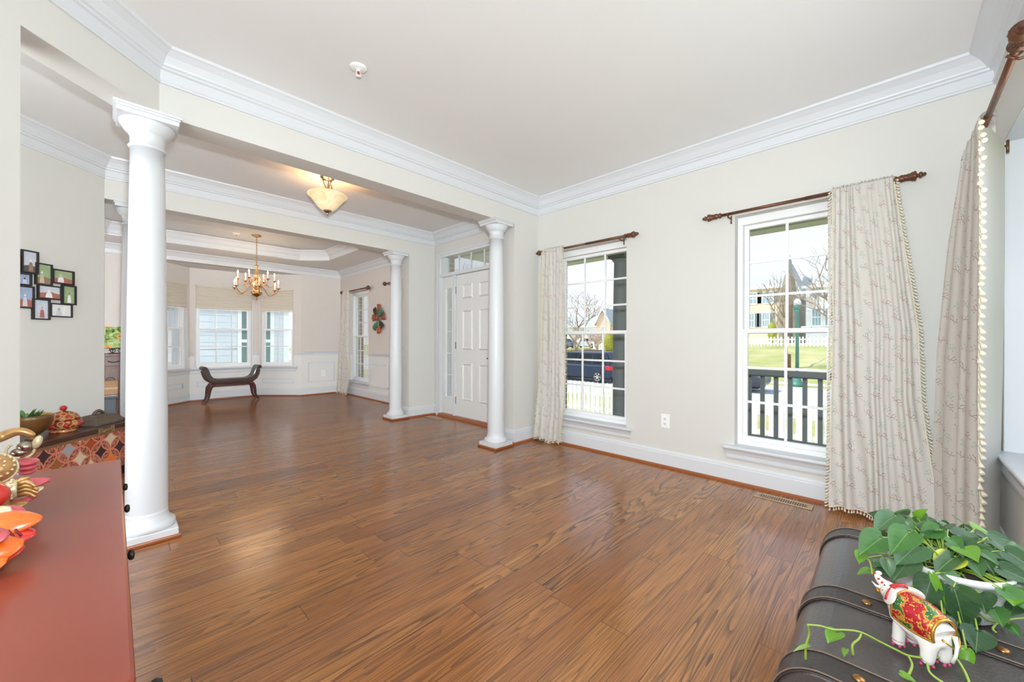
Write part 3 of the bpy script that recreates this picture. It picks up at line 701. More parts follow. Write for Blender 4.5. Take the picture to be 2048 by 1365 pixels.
def tassels(pts, normal_fn, size=0.020, along=None, sag=0.0):
    """small cone tassels hung from a tape along pts; returns one mesh builder"""
    q = MB(); P = [Vector(p) for p in pts]
    tot = 0; nxt = 0.006; rnd = random.Random(len(pts))
    q.tube(P, 0.0028, 5)
    for i in range(len(P)-1):
        L = (P[i+1]-P[i]).length
        while nxt <= tot+L and L > 1e-6:
            p = P[i].lerp(P[i+1], (nxt-tot)/L); d = Vector(normal_fn(i/(len(P)-1)))+Vector((rnd.uniform(-.15,.15),rnd.uniform(-.15,.15),rnd.uniform(-.25,.1))); d.normalize()
            M = T(*p) @ d.to_track_quat('Z','Y').to_matrix().to_4x4()
            q.lathe([(0.06*size,0.0),(0.14*size,size*0.2),(0.09*size,size*0.38),(0.18*size,size*0.7),(0.31*size,size*1.25),(0.27*size,size*1.3)], 7, M)
            nxt += size*0.98
        tot += L
    return q
def curtain(label, rows, pleats, amp, normal, fringe_edges=(0,1), hem=True, cloth_w=0.68, nu=150, nv=70, seed=1, group=None, rodr=0.036, fr=0.020):
    """rows: (f, xa, ya, xb, yb, z) from the rod down; normal = room-facing direction"""
    r = thing('curtain', label, 'curtain', group=group); rnd = random.Random(seed)
    ph = [rnd.uniform(-.6,.6) for _ in range(4)]; N = Vector(normal)
    def fn(u, v):
        xa,ya,xb,yb,z = curve_at(rows, v)
        g = u + 0.055*math.sin(2*PI*(u*1.25+v*0.35)+ph[0])*min(1,0.35+v*2) + 0.022*math.sin(2*PI*(u*3.1+0.5*v)+ph[3])
        a = amp*(0.55+0.75*min(1,v*1.4))*(0.7+0.3*math.sin(7*u+ph[1]))
        w_ = math.sin(2*PI*pleats*g+ph[2]+0.5*math.sin(3*v+ph[3]))
        w_ = w_*(1-0.35*abs(w_))*1.35
        fine = 0.3*math.sin(2*PI*pleats*2.6*g+1.7)*max(0,1-v*7)
        hm = 0.012*math.sin(2*PI*1.4*u+ph[0])*(v**6)
        top = max(0.0,1-v/0.018)
        p = Vector((lerp(xa,xb,u), lerp(ya,yb,u), z+hm))+N*(a*(w_+fine)*0.6*(1-0.4*top)+rodr*0.6)
        return tuple(p)
    q = MB(); L = rows[0][5]
    q.grid(fn, nu, nv, lambda u,v: (u*cloth_w, curve_at(rows,v)[4])); q.build('cloth', LINEN, r)
    q = MB()                                       # rod pocket ruffle along the top
    q.grid(lambda u,v: tuple(Vector(fn(u,0.0))+Vector((0,0,0.018*math.sin(PI*v)+0.004*math.sin(2*PI*pleats*2.6*u)))-N*(0.045*v)), nu, 4, lambda u,v: (u*cloth_w, 2.05+0.04*v)); q.build('rod_pocket', LINEN, r)
    for e in fringe_edges:
        u = float(e); pts = [fn(u, j/nv) for j in range(nv+1)]
        A = Vector(fn(0,.5)); B = Vector(fn(1,.5)); d = (B-A).normalized()*(1 if e else -1)
        tassels(pts, lambda f: d*0.75+Vector((0,0,-0.55)), fr).build('tassel_fringe', FRINGE, r)
    if hem:
        tassels([fn(i/nu,1.0) for i in range(nu+1)], lambda f: (0,0,-1), fr*0.9).build('hem_fringe', FRINGE, r)
    return r, fn
XC = 3.232
curtain('beige sprigged curtain half covering the right living room window', [(0,XC,0.283,XC,0.0,2.05),(0.03,XC,0.283,XC,-0.002,1.99),(0.43,XC,0.276,XC,-0.10,1.15),(0.64,XC,0.283,XC,-0.112,0.75),(0.87,XC-.01,0.288,XC,-0.165,0.26),(1,XC-.02,0.292,XC-.01,-0.188,0.035)], 6.5, 0.030, (-1,0,0), seed=3)
curtain('beige sprigged curtain left of the left living room window', [(0,XC,2.675,XC,2.43,2.045),(0.05,XC,2.675,XC,2.43,1.95),(0.5,XC,2.715,XC,2.415,1.0),(0.8,XC,2.74,XC,2.40,0.4),(1,XC-.01,2.775,XC-.01,2.425,0.04)], 5.5, 0.034, (-1,0,0), seed=5)
curtain('cream patterned curtain beside the far dining room window', [(0,XC,7.86,XC,7.60,2.05),(0.3,XC,7.90,XC,7.61,1.45),(0.55,XC,7.97,XC,7.62,0.9),(0.75,XC,8.03,XC,7.50,0.5),(1,XC,8.10,XC,7.63,0.035)], 4.5, 0.032, (-1,0,0), seed=8, nu=90, nv=40, fr=0.026)
curtain('sliver of grey curtain seen between the dining column and the wall stub', [(0,XC,5.70,XC,5.42,2.05),(0.5,XC,5.72,XC,5.40,1.0),(1,XC,5.74,XC,5.38,0.035)], 4.5, 0.032, (-1,0,0), seed=9, nu=90, nv=40, fr=0.026)
rw, fnw = curtain('long sprigged curtain in the right corner with a bold tassel edge', [(0,3.02,-0.275,2.60,-0.283,2.045),(0.05,3.03,-0.265,2.57,-0.285,1.95),(0.2,3.10,-0.235,2.60,-0.292,1.62),(0.5,3.19,-0.20,2.68,-0.302,1.02),(0.8,3.22,-0.185,2.73,-0.31,0.42),(1,3.22,-0.185,2.75,-0.315,0.03)], 4.0, 0.022, (0,1,0), fringe_edges=(1,), seed=12, cloth_w=0.62, fr=0.034)
q = MB(); q.grid(lambda u,v: tuple(Vector(fnw(1.0,v)).lerp(Vector((2.95+0.06*v, -0.373-0.004*math.sin(5*v), curve_at([(0,2.03),(1,0.03)],v)[0])), u)+Vector((0,0.006*math.sin(PI*u)*math.sin(6*v),0))), 10, 40); q.build('lining', LINING, rw)

# ---------------------------------------------------------------- cellular shades in the bay
SHADE = mat('cellular_shade', srgb(216,207,193), 0.85, var=0.03, scale=3)
def shade(label, Mx, x0, x1):
    r = thing('cellular_shade', label, 'window shade', group=None)
    q = MB(); z1, z0 = 2.068, 1.665; n = 24; pr = []
    for i in range(n+1):
        z = lerp(z1-0.03, z0+0.02, i/n); pr.append((0.012+(0.010 if i % 2 else 0.0), z))
    vs = [tuple(Mx @ Vector((x,-y,z))) for x in (x0,x1) for y,z in [(0.045-p[0],p[1]) for p in pr]]; k = len(pr)
    vb = [tuple(Mx @ Vector((x,-0.05,z))) for x in (x0,x1) for y,z in pr]
    q.add(vs+vb, [(i,i+1,k+i+1,k+i) for i in range(k-1)]+[(2*k+i,3*k+i,3*k+i+1,2*k+i+1) for i in range(k-1)]+[(i,2*k+i,2*k+i+1,i+1) for i in range(k-1)]+[(k+i,k+i+1,3*k+i+1,3*k+i) for i in range(k-1)])
    q.build('pleats', SHADE, r)
    q = MB(); q.box(x0,x1,-0.06,-0.012,z1-0.03,z1,Mx); q.build('head_rail', SHADE, r, bevel=0.003)
    q = MB(); q.box(x0,x1,-0.055,-0.012,z0-0.012,z0+0.02,Mx); q.build('bottom_rail', SHADE, r, bevel=0.004)
for i,lb in ((0,'beige cellular shade over the right angled bay window'),(1,'wide beige cellular shade over the middle bay window'),(2,'beige cellular shade over the left angled bay window by the big column')):
    Mx, L = seg_frame(BAY[i], BAY[i+1]); h0, h1 = BAYWIN[i]; shade(lb, Mx @ T(0,0.03,0), h0+0.004, h1-0.004)

# ---------------------------------------------------------------- foyer ceiling light
WARM = (1.0,0.72,0.46)
def foyer_light():
    r = thing('semi_flush_light', 'alabaster glass bowl ceiling light in the foyer', 'ceiling light', (1.43,3.86,H))
    q = MB(); q.lathe([(0.0,0.0),(0.065,0.0),(0.068,-0.008),(0.058,-0.022),(0.030,-0.034),(0.012,-0.040),(0.0,-0.040)], 28); q.build('canopy', NICKEL, r)
    q = MB()
    for k in range(3):
        a = 2*PI*k/3+0.4; c, s = math.cos(a), math.sin(a)
        q.tube([(c*0.045,s*0.045,-0.02),(c*0.034,s*0.034,-0.06),(c*0.016,s*0.016,-0.10),(c*0.014,s*0.014,-0.15),(c*0.05,s*0.05,-0.185),(c*0.11,s*0.11,-0.195),(c*0.150,s*0.150,-0.165),(c*0.150,s*0.150,-0.13),(c*0.125,s*0.125,-0.12),(c*0.115,s*0.115,-0.145)], [.007,.007,.008,.009,.007,.006,.006,.005,.005,.005], 8)
    q.build('scroll_arms', NICKEL, r)
    m, t, b = newmat('alabaster_glass'); nz = t.noise(t.obj(), 9, 5, 0.6, 1.2); c = t.ramp(nz, [(0.3,srgb(236,205,150)),(0.7,srgb(250,236,205))])
    t.l.new(c, b.inputs['Base Color']); t.l.new(c, b.inputs['Emission Color']); b.inputs['Emission Strength'].default_value = 0.35; b.inputs['Roughness'].default_value = 0.35
    q = MB(); q.lathe([(0.168,-0.172),(0.176,-0.178),(0.174,-0.186),(0.150,-0.205),(0.118,-0.245),(0.085,-0.290),(0.052,-0.318),(0.022,-0.328),(0.022,-0.322),(0.050,-0.312),(0.081,-0.284),(0.112,-0.240),(0.145,-0.199),(0.166,-0.180)], 40, cap=False); q.f.append(tuple()) if False else None; q.build('glass_bowl', m, r)
    q = MB(); q.lathe([(0.0,-0.318),(0.036,-0.322),(0.038,-0.328),(0.030,-0.334),(0.018,-0.345),(0.010,-0.352),(0.012,-0.358),(0.006,-0.366),(0.0,-0.368)], 20); q.build('finial', NICKEL, r)
    l = lamp('foyer_bulb', 'POINT', (0,0,-0.20), 5.5, (1.0,0.64,0.34), shadow_soft_size=0.11); l.parent = r
    return r
foyer_light()

# ---------------------------------------------------------------- dining chandelier
def chandelier():
    r = thing('chandelier', 'brass candle chandelier with two tiers of curved arms in the dining room', 'chandelier', (1.532,6.94,0))
    q = MB(); q.lathe([(0.0,2.675),(0.060,2.674),(0.066,2.668),(0.040,2.655),(0.012,2.645),(0.0,2.643)], 24); q.build('canopy', BRASS, r)
    q = MB(); z = 2.645
    k = 0
    while z > 2.235:
        pts = []
        for i in range(14):
            a = 2*PI*i/14; x = 0.0085*math.cos(a); zz = 0.017*math.sin(a)
            pts.append((x if k % 2 else 0, 0 if k % 2 else x, z-0.014+zz))
        q.tube(pts, 0.0024, 5, closed=True); z -= 0.027; k += 1
    q.build('chain', BRASS, r)
    q = MB(); q.lathe([(0.0,2.225),(0.014,2.222),(0.03,2.212),(0.034,2.205),(0.016,2.196),(0.018,2.185),(0.014,2.17),(0.016,2.12),(0.024,2.075),(0.03,2.055),(0.018,2.04),(0.036,2.028),(0.036,2.018),(0.018,2.006),(0.026,1.985),(0.034,1.968),(0.020,1.95),(0.024,1.93),(0.036,1.915),(0.036,1.905),(0.020,1.893),(0.026,1.872),(0.02,1.862),(0.035,1.855),(0.058,1.838),(0.072,1.812),(0.070,1.785),(0.052,1.76),(0.026,1.748),(0.012,1.738),(0.016,1.728),(0.016,1.718),(0.007,1.708),(0.009,1.695),(0.003,1.682),(0.0,1.68)], 28); q.build('turned_stem', BRASS, r)
    BULB = mat('candle_bulb', srgb(255,225,180), 0.3, emis=(1.0,0.72,0.42,1), estr=8.0); CAND = mat('candle_sleeve', srgb(244,232,214), 0.5, emis=(1.0,0.75,0.5,1), estr=0.12)
    def arm(a, R, zc, zs):
        c, s = math.cos(a), math.sin(a); pts = []
        for f in [i/16 for i in range(17)]:
            # leaves the stem, sinks, sweeps out and up to the cup
            rr = lerp(0.02,R,1-(1-f)**1.25) if f < 1 else R
            zz = zs+0.045*math.sin(PI*min(1,f*2.6))*(1 if f < .39 else 0)-0.085*math.sin(PI*max(0,(f-0.30)/0.70))*(1 if f > .3 else 0)+(zc-zs-0.012)*max(0,(f-0.45)/0.55)**2
            pts.append((c*rr,s*rr,zz))
        q = MB(); q.tube(pts, 0.0052, 7); A = q.build('arm', BRASS, r)
        q = MB(); q.lathe([(0.004,zc-0.02),(0.012,zc-0.014),(0.010,zc-0.006),(0.030,zc-0.004),(0.036,zc+0.003),(0.034,zc+0.004),(0.012,zc+0.001)], 16, T(c*R,s*R,0)); q.build('drip_pan', BRASS, A)
        q = MB(); q.lathe([(0.0085,zc),(0.0085,zc+0.075),(0.006,zc+0.077)], 12, T(c*R,s*R,0)); q.build('candle', CAND, A)
        q = MB(); q.lathe([(0.005,zc+0.076),(0.0105,zc+0.090),(0.0095,zc+0.102),(0.004,zc+0.118),(0.001,zc+0.128)], 12, T(c*R,s*R,0)); q.build('flame_bulb', BULB, A)
    for k in range(6): arm(2*PI*k/6+0.42, 0.305, 1.872, 1.86)
    for k in range(6): arm(2*PI*k/6+0.95, 0.235, 1.998, 1.985)
    for k in range(3):
        a = 2*PI*k/3+0.3; l = lamp('chandelier_bulbs', 'POINT', (0.20*math.cos(a),0.20*math.sin(a),2.05), 3.6, WARM, shadow_soft_size=0.20); l.parent = r
chandelier()

# ---------------------------------------------------------------- scroll bench in the bay
def bench():
    LEATH = mat('dark_bench_leather', srgb(62,54,52), 0.32, var=0.15, scale=20, bump=0.25, bscale=70, coat=0.3); BW = wood('bench_wood', srgb(58,28,22), srgb(92,48,38), 0.3, 0)
    r = thing('scroll_bench', 'dark leather scroll arm bench in front of the bay windows', 'bench', (1.485,8.45,0), 0.03)
    D = 0.125
    # profile of the upholstery (x,z): S curve from scroll to scroll
    half = [(0.0,0.405),(0.12,0.402),(0.22,0.405),(0.28,0.43),(0.315,0.48),(0.335,0.545),(0.355,0.60),(0.385,0.628),(0.42,0.628),(0.440,0.605),(0.437,0.575),(0.415,0.560)]
    low = [(0.0,0.345),(0.20,0.345),(0.30,0.362),(0.355,0.41),(0.385,0.47),(0.398,0.53),(0.405,0.556)]
    top = [(-x,z) for x,z in reversed(half)]+half[1:]; bot = [(-x,z) for x,z in reversed(low)]+low[1:]
    poly = top+list(reversed(bot)); M = RX(PI/2)
    q = MB(); q.prism(poly, -D, D, M); q.build('upholstery', LEATH, r, bevel=0.010, bseg=3)
    for y in (-D-0.006, D+0.006):
        q = MB(); path = [(-x,y,z-0.012) for x,z in reversed(low)]+[(x,y,z-0.012) for x,z in low[1:]]
        q.tube(path, 0.013, 8)
        for s in (-1,1):
            q.tube([(s*(0.400+0.032*(1-i/30)*math.cos(-0.6+i*0.36)), y, 0.594+0.032*(1-i/30)*math.sin(-0.6+i*0.36)) for i in range(26)], 0.006, 6)
        q.build('carved_trim', BW, r)
        q = MB()
        for i in range(38):
            x = lerp(-0.30,0.30,i/37); q.sphere((x,y,0.352+0.12*max(0,abs(x)-0.22)), 0.0055, 7, 5)
        q.build('nail_heads', mat('old_brass_nail', srgb(120,95,70), 0.35, 0.9), r)
    q = MB(); q.box(-0.30,0.30,-D+0.004,D-0.004,0.28,0.338); q.build('apron', BW, r, bevel=0.006)
    for sx in (-1,1):
        for sy in (-1,1):
            pts = [(sx*0.25,0.315,.030),(sx*0.295,0.30,.030),(sx*0.325,0.25,.027),(sx*0.335,0.18,.023),(sx*0.342,0.11,.019),(sx*0.358,0.055,.016),(sx*0.382,0.028,.016),(sx*0.402,0.018,.017)]
            q = MB(); q.tube([(x,sy*(D-0.018),z) for x,z,_ in pts], [k for *_,k in pts], 10); q.build('leg', BW, r)
        q = MB(); q.tube([(sx*0.34,-D+0.03,0.13),(sx*0.34,D-0.03,0.13)], 0.008, 8); q.build('stretcher', BW, r)
bench()

# ---------------------------------------------------------------- wall art in the dining room
def wall_art():
    r = thing('metal_wall_art', 'round metal wall art of copper and green overlapping plates', 'wall art', (FX-0.03,6.52,1.465))
    cols = [mat('copper_plate', srgb(165,84,48), 0.3, 0.6, var=0.25, scale=25), mat('verdigris_plate', srgb(84,126,100), 0.35, 0.5, var=0.3, scale=30), mat('dark_plate', srgb(62,52,50), 0.35, 0.6, var=0.25, scale=25), mat('orange_plate', srgb(200,88,36), 0.3, 0.6, var=0.2, scale=25)]
    # tapering curved plates set round a centre: (angle, radius, size, material)
    items = [(90,0.185,0,3),(130,0.15,1,0),(50,0.16,2,1),(170,0.165,0,2),(8,0.16,0,1),(270,0.19,3,3),(228,0.165,2,0),(312,0.165,1,1),(180,0.0,0,0),(75,0.075,0,0),(105,0.10,1,3),(290,0.085,1,1)]
    for a, R, ci, _ in items:
        th = math.radians(a); cy, cz = math.cos(th)*R, math.sin(th)*R; q = MB(); n = 8
        w0, w1, hh = 0.042, 0.070, 0.062; rot = Matrix.Translation((-0.004*len(bpy.data.objects)%0.02, cy, cz)) @ RX(th-PI/2)
        vs = []
        for j in range(5):
            for i in range(n+1):
                u = i/n*2-1; v = j/4; x = -0.02*(1-u*u)-0.006*v
                vs.append((x, u*lerp(w0,w1,v), (v-0.5)*2*hh+0.012*(1-u*u)*v))
        fs = [(j*(n+1)+i, j*(n+1)+i+1, (j+1)*(n+1)+i+1, (j+1)*(n+1)+i) for j in range(4) for i in range(n)]
        q.smooth = True; q.add(vs, fs, rot); q.build('plate', cols[ci], r, solid=0.003)
    q = MB(); q.tube([(0.015,0,-0.2),(0.015,0,0.2)], 0.004, 6); q.tube([(0.015,-0.17,0),(0.015,0.17,0)], 0.004, 6); q.build('back_wire', BLACKM, r)
wall_art()

# ================================================================ FURNITURE AND THINGS
MAHOG = mat('mahogany', srgb(138,62,44), 0.30, var=0.16, scale=4, coat=0.2)
DARKWOOD = wood('dark_rosewood', srgb(48,22,18), srgb(84,42,32), 0.28, 0, 0.4)
IRON = mat('antique_iron', srgb(58,58,52), 0.42, 0.8, var=0.2, scale=40)
def mahogany_chest():
    r = thing('chest_of_drawers', 'red mahogany chest with drop pulls in the left foreground', 'chest', (0,0,0))
    x0, x1, y0, y1, z = -0.46, 0.018, 0.578, 1.672, 0.72
    q = MB(); q.box(x0,x1,y0,y1,z-0.024,z); q.build('top', MAHOG, r, bevel=0.004)
    q = MB(); q.box(x0+0.012,x1-0.016,y0+0.014,y1-0.014,0.06,z-0.024); q.box(x0+0.02,x1-0.03,y0+0.03,y1-0.03,0.0,0.06); q.build('body', MAHOG, r, bevel=0.003)
    W = (y1-y0-0.05)/2
    for row,(za,zb) in enumerate(((0.50,0.68),(0.29,0.485),(0.08,0.275))):
        for k in range(2):
            ya = y0+0.025+k*(W+0.0); yb = ya+W-0.012
            q = MB(); q.box(x1-0.016,x1-0.008,ya+0.006,yb,za,zb); d = q.build('drawer', MAHOG, r, bevel=0.003)
            for yy in (ya+0.03 if k == 0 else lerp(ya,yb,0.5), lerp(ya,yb,0.93) if k == 0 else yb-0.05):
                zc = (za+zb)/2+(0.065 if row == 0 else 0)
                M = T(x1-0.008, yy, zc) @ RY(PI/2)
                q = MB(); kk = 1.0 if (row == 0 and yy < 0.65) else 0.62; q.lathe([(a_*kk,b_*kk) for a_,b_ in ((0.0,0.0),(0.017,0.0),(0.016,0.003),(0.008,0.006),(0.006,0.014),(0.007,0.018),(0.014,0.021),(0.0165,0.027),(0.013,0.033),(0.0,0.035))], 16, M); q.build('knob', IRON, d)
    return r
mahogany_chest()

# ---- chest with inlaid tile front, in the foyer
EX = Vector((0.611,0.792,0)); CH0 = Vector((-0.314,3.918,0)); CH_A = math.atan2(EX.y, EX.x)
MC = T(CH0.x,CH0.y,0) @ RZ(CH_A)                 # local x along front, +y back to the wall, z up
def tile_mat():
    m, t, b = newmat('inlaid_circles'); o = t.obj(); x, y, z = t.sep(o)
    p = 0.1167; u = t.math('DIVIDE', t.math('MULTIPLY', t.math('ADD', t.math('SUBTRACT',x,0.021), t.math('SUBTRACT',z,0.318)), 0.70711), p); v = t.math('DIVIDE', t.math('MULTIPLY', t.math('SUBTRACT', t.math('SUBTRACT',x,0.021), t.math('SUBTRACT',z,0.318)), 0.70711), p)
    iu = t.math('FLOOR', t.math('ADD',u,0.5)); iv = t.math('FLOOR', t.math('ADD',v,0.5)); fu = t.math('SUBTRACT',u,iu); fv = t.math('SUBTRACT',v,iv)
    P = t.comb(fu, fv); pet = None; line = None
    for c in ((1,0,0),(-1,0,0),(0,1,0),(0,-1,0)):
        d = t.math('SUBTRACT', t.vmath('DISTANCE', P, c), 0.7071)
        a = t.math('LESS_THAN', d, 0.0); l = t.math('LESS_THAN', t.math('ABSOLUTE', d), 0.035)
        pet = a if pet is None else t.math('MAXIMUM', pet, a); line = l if line is None else t.math('MAXIMUM', line, l)
    wn = t.node('ShaderNodeTexWhiteNoise', noise_dimensions='2D'); t.l.new(t.comb(iu,iv), wn.inputs['Vector'])
    dia = t.ramp(wn.outputs[0], [(0.0,srgb(150,92,52)),(0.22,srgb(232,120,40)),(0.42,srgb(212,196,170)),(0.58,srgb(160,164,174)),(0.74,srgb(62,40,46)),(0.88,srgb(160,74,34))], 'CONSTANT')
    fil = t.noise(o, 90.0, 2, 0.5, 1.0); pc = t.ramp(fil, [(0.44,srgb(110,48,34)),(0.52,srgb(205,110,78)),(0.58,srgb(205,160,150)),(0.66,srgb(120,54,38))])
    c = t.mix(pet, dia, pc); c = t.mix(line, c, srgb(215,132,100)); t.l.new(c, b.inputs['Base Color']); b.inputs['Roughness'].default_value = 0.45
    return m
def tile_chest():
    r = thing('tile_front_chest', 'low dark wood chest with an orange circle tile front in the foyer', 'chest'); r.matrix_world = MC
    a0, a1, D = -0.16, 0.755, 0.335
    q = MB(); q.box(a0,a1,0.0,D,0.385,0.42); q.build('lid', DARKWOOD, r, bevel=0.004)
    q = MB(); ring(q, a0+0.012, a1-0.012, 0.075, 0.383, 0.03, 0.03, 0.035, 0.02, 0.008, 0.03); q.build('front_frame', wood('worn_frame', srgb(120,88,58), srgb(150,116,78), 0.5, 0, 0.0), r)
    q = MB(); q.box(a0+0.014,a1-0.014,0.0305,D-0.01,0.07,0.384); q.build('body', DARKWOOD, r)
    q = MB(); q.box(a0+0.042,a1-0.042,0.014,0.030,0.11,0.363); q.build('tile_inlay', tile_mat(), r)
    for x in (a0+0.02,a1-0.07):
        for y in (0.02,D-0.07): q = MB(); q.box(x,x+0.05,y,y+0.05,0.0,0.07); q.build('foot', DARKWOOD, r, bevel=0.004)
    q = MB(); q.box(0.395,0.43,-0.004,0.0005,0.375,0.415); q.box(0.50,0.53,-0.004,0.0005,0.375,0.418); q.box(0.43,0.50,-0.003,0.0005,0.382,0.408); h = q.build('hasp', mat('aged_brass_plate', srgb(170,150,110), 0.35, 0.8, var=0.3, scale=60), r, bevel=0.001)
    q = MB(); q.tube([(0.465+0.042*math.cos(a),-0.012-0.004*math.sin(a),0.392-0.024*math.sin(a)) for a in [PI*i/12 for i in range(13)]], 0.0035, 8); q.tube([(0.425,-0.012,0.393),(0.505,-0.012,0.393)], 0.003, 6); q.build('ring_pull', BRASS, h)
tile_chest()
def on_chest(a, d, z=0.42): v = MC @ Vector((a,d,z)); return (v.x,v.y,v.z)
LEAF_S = mat('succulent_leaf', srgb(78,118,58), 0.45, var=0.25, scale=20)
def bowl_plant():
    r = thing('planter_bowl', 'carved wooden bowl planted with a small green succulent on the tile chest', 'planter', on_chest(0.105,0.15))
    m = mat('lacquered_bowl', srgb(96,64,28), 0.3, var=0.45, scale=14, coat=0.4, bump=0.5, bscale=45); mi = mat('bowl_inside_gold', srgb(205,150,70), 0.35, var=0.3, scale=12)
    q = MB(); q.lathe([(0.0000,0.0000),(0.0347,0.0000),(0.0354,0.0080),(0.0216,0.0160),(0.0200,0.0240),(0.0385,0.0340),(0.0655,0.0620),(0.0832,0.0980),(0.0909,0.1350),(0.0916,0.1580),(0.0878,0.1580)], 36, cap=False); q.build('bowl', m, r)
    q = MB(); q.lathe([(0.0886,0.1575),(0.0862,0.1350),(0.0770,0.1000),(0.0616,0.0700),(0.0000,0.0600)], 36, cap=False); q.build('bowl_lining', mi, r)
    q = MB(); q.lathe([(0.0000,0.1280),(0.0385,0.1270),(0.0832,0.1220)], 24, cap=False); q.build('soil', mat('gravel_soil', srgb(130,120,105), 0.9, var=0.4, scale=120), r)
    q = MB(); rnd = random.Random(4); q.smooth = True
    for i in range(46):
        a = rnd.uniform(0,2*PI); rr = rnd.uniform(0,0.055); L = rnd.uniform(0.05,0.10); el = rnd.uniform(0.25,1.2); c, s = math.cos(a), math.sin(a)
        b0 = Vector((-0.03+c*rr,0.0+s*rr,0.127)); d = Vector((c*math.cos(el),s*math.cos(el),math.sin(el))); w_ = d.cross(Vector((0,0,1))).normalized()*rnd.uniform(0.008,0.013); up = Vector((0,0,0.012))
        q.add([b0,b0+d*L*0.35+w_,b0+d*L*0.35-w_,b0+d*L*0.35+up*0.4,b0+d*L-up,b0+d*L*0.7+w_*0.8,b0+d*L*0.7-w_*0.8], [(0,1,3),(0,3,2),(1,5,3),(3,6,2),(3,5,4),(3,4,6)])
    q.build('succulent', LEAF_S, r)
bowl_plant()
def red_jar():
    r = thing('lidded_jar', 'red and gold lacquer jar with domed lid and ball knob on the tile chest', 'jar', on_chest(0.319,0.16))
    m, t, b = newmat('red_lacquer'); v = t.node('ShaderNodeTexVoronoi'); t.l.new(t.obj(), v.inputs['Vector']); v.inputs['Scale'].default_value = 34
    c = t.ramp(v.outputs[0], [(0.0,srgb(150,40,30)),(0.35,srgb(160,62,38)),(0.55,srgb(196,150,92)),(0.75,srgb(120,44,30))]); t.l.new(c, b.inputs['Base Color']); b.inputs['Roughness'].default_value = 0.25
    q = MB(); q.lathe([(0.0,0.0),(0.068,0.0),(0.072,0.010),(0.060,0.016),(0.084,0.028),(0.098,0.050),(0.100,0.062),(0.092,0.078),(0.080,0.090)], 36); q.build('body', m, r)
    for i in range(8):
        a = 2*PI*i/8+0.2; q = MB(); q.sphere((0.090*math.cos(a),0.090*math.sin(a),0.054), (0.017,0.017,0.019), 12, 8); q.build('boss', mat('red_boss', srgb(170,38,32), 0.2, var=0.1), r)
    q = MB(); q.lathe([(0.087,0.089),(0.085,0.094),(0.078,0.098),(0.078,0.106),(0.064,0.125),(0.040,0.140),(0.014,0.147),(0.010,0.152),(0.0,0.153)], 36); l = q.build('lid', m, r)
    q = MB(); q.sphere((0,0,0.168), 0.019, 16, 10); q.build('knob', mat('red_boss', srgb(170,38,32)), l)
red_jar()
def carved_box():
    CW = mat('carved_grey_wood', srgb(96,82,70), 0.7, var=0.4, scale=60, bump=0.9, bscale=90)
    r = thing('carved_box', 'low carved grey wood box with a handled lid on the right of the tile chest', 'box', on_chest(0.60,0.165), CH_A)
    q = MB(); w_, d = 0.135, 0.10
    lev = [(1.0,0.0),(1.0,0.012),(0.96,0.018),(0.80,0.034),(0.78,0.042),(0.62,0.052),(0.58,0.064),(0.44,0.070)]
    vs = []; 
    for k, z in lev: vs += [(-w_*k,-d*k,z),(w_*k,-d*k,z),(w_*k,d*k,z),(-w_*k,d*k,z)]
    fs = [(i*4+j,i*4+(j+1)%4,(i+1)*4+(j+1)%4,(i+1)*4+j) for i in range(len(lev)-1) for j in range(4)]+[(3,2,1,0),tuple(len(lev)*4-4+j for j in range(4))]
    q.add(vs, fs); q.build('body', CW, r, bevel=0.002)
    q = MB(); q.tube([(-0.04,0,0.069),(-0.032,0,0.088),(-0.012,0,0.098),(0.012,0,0.098),(0.032,0,0.088),(0.04,0,0.069)], [.012,.011,.013,.013,.011,.012], 8); q.build('handle', CW, r)
carved_box()

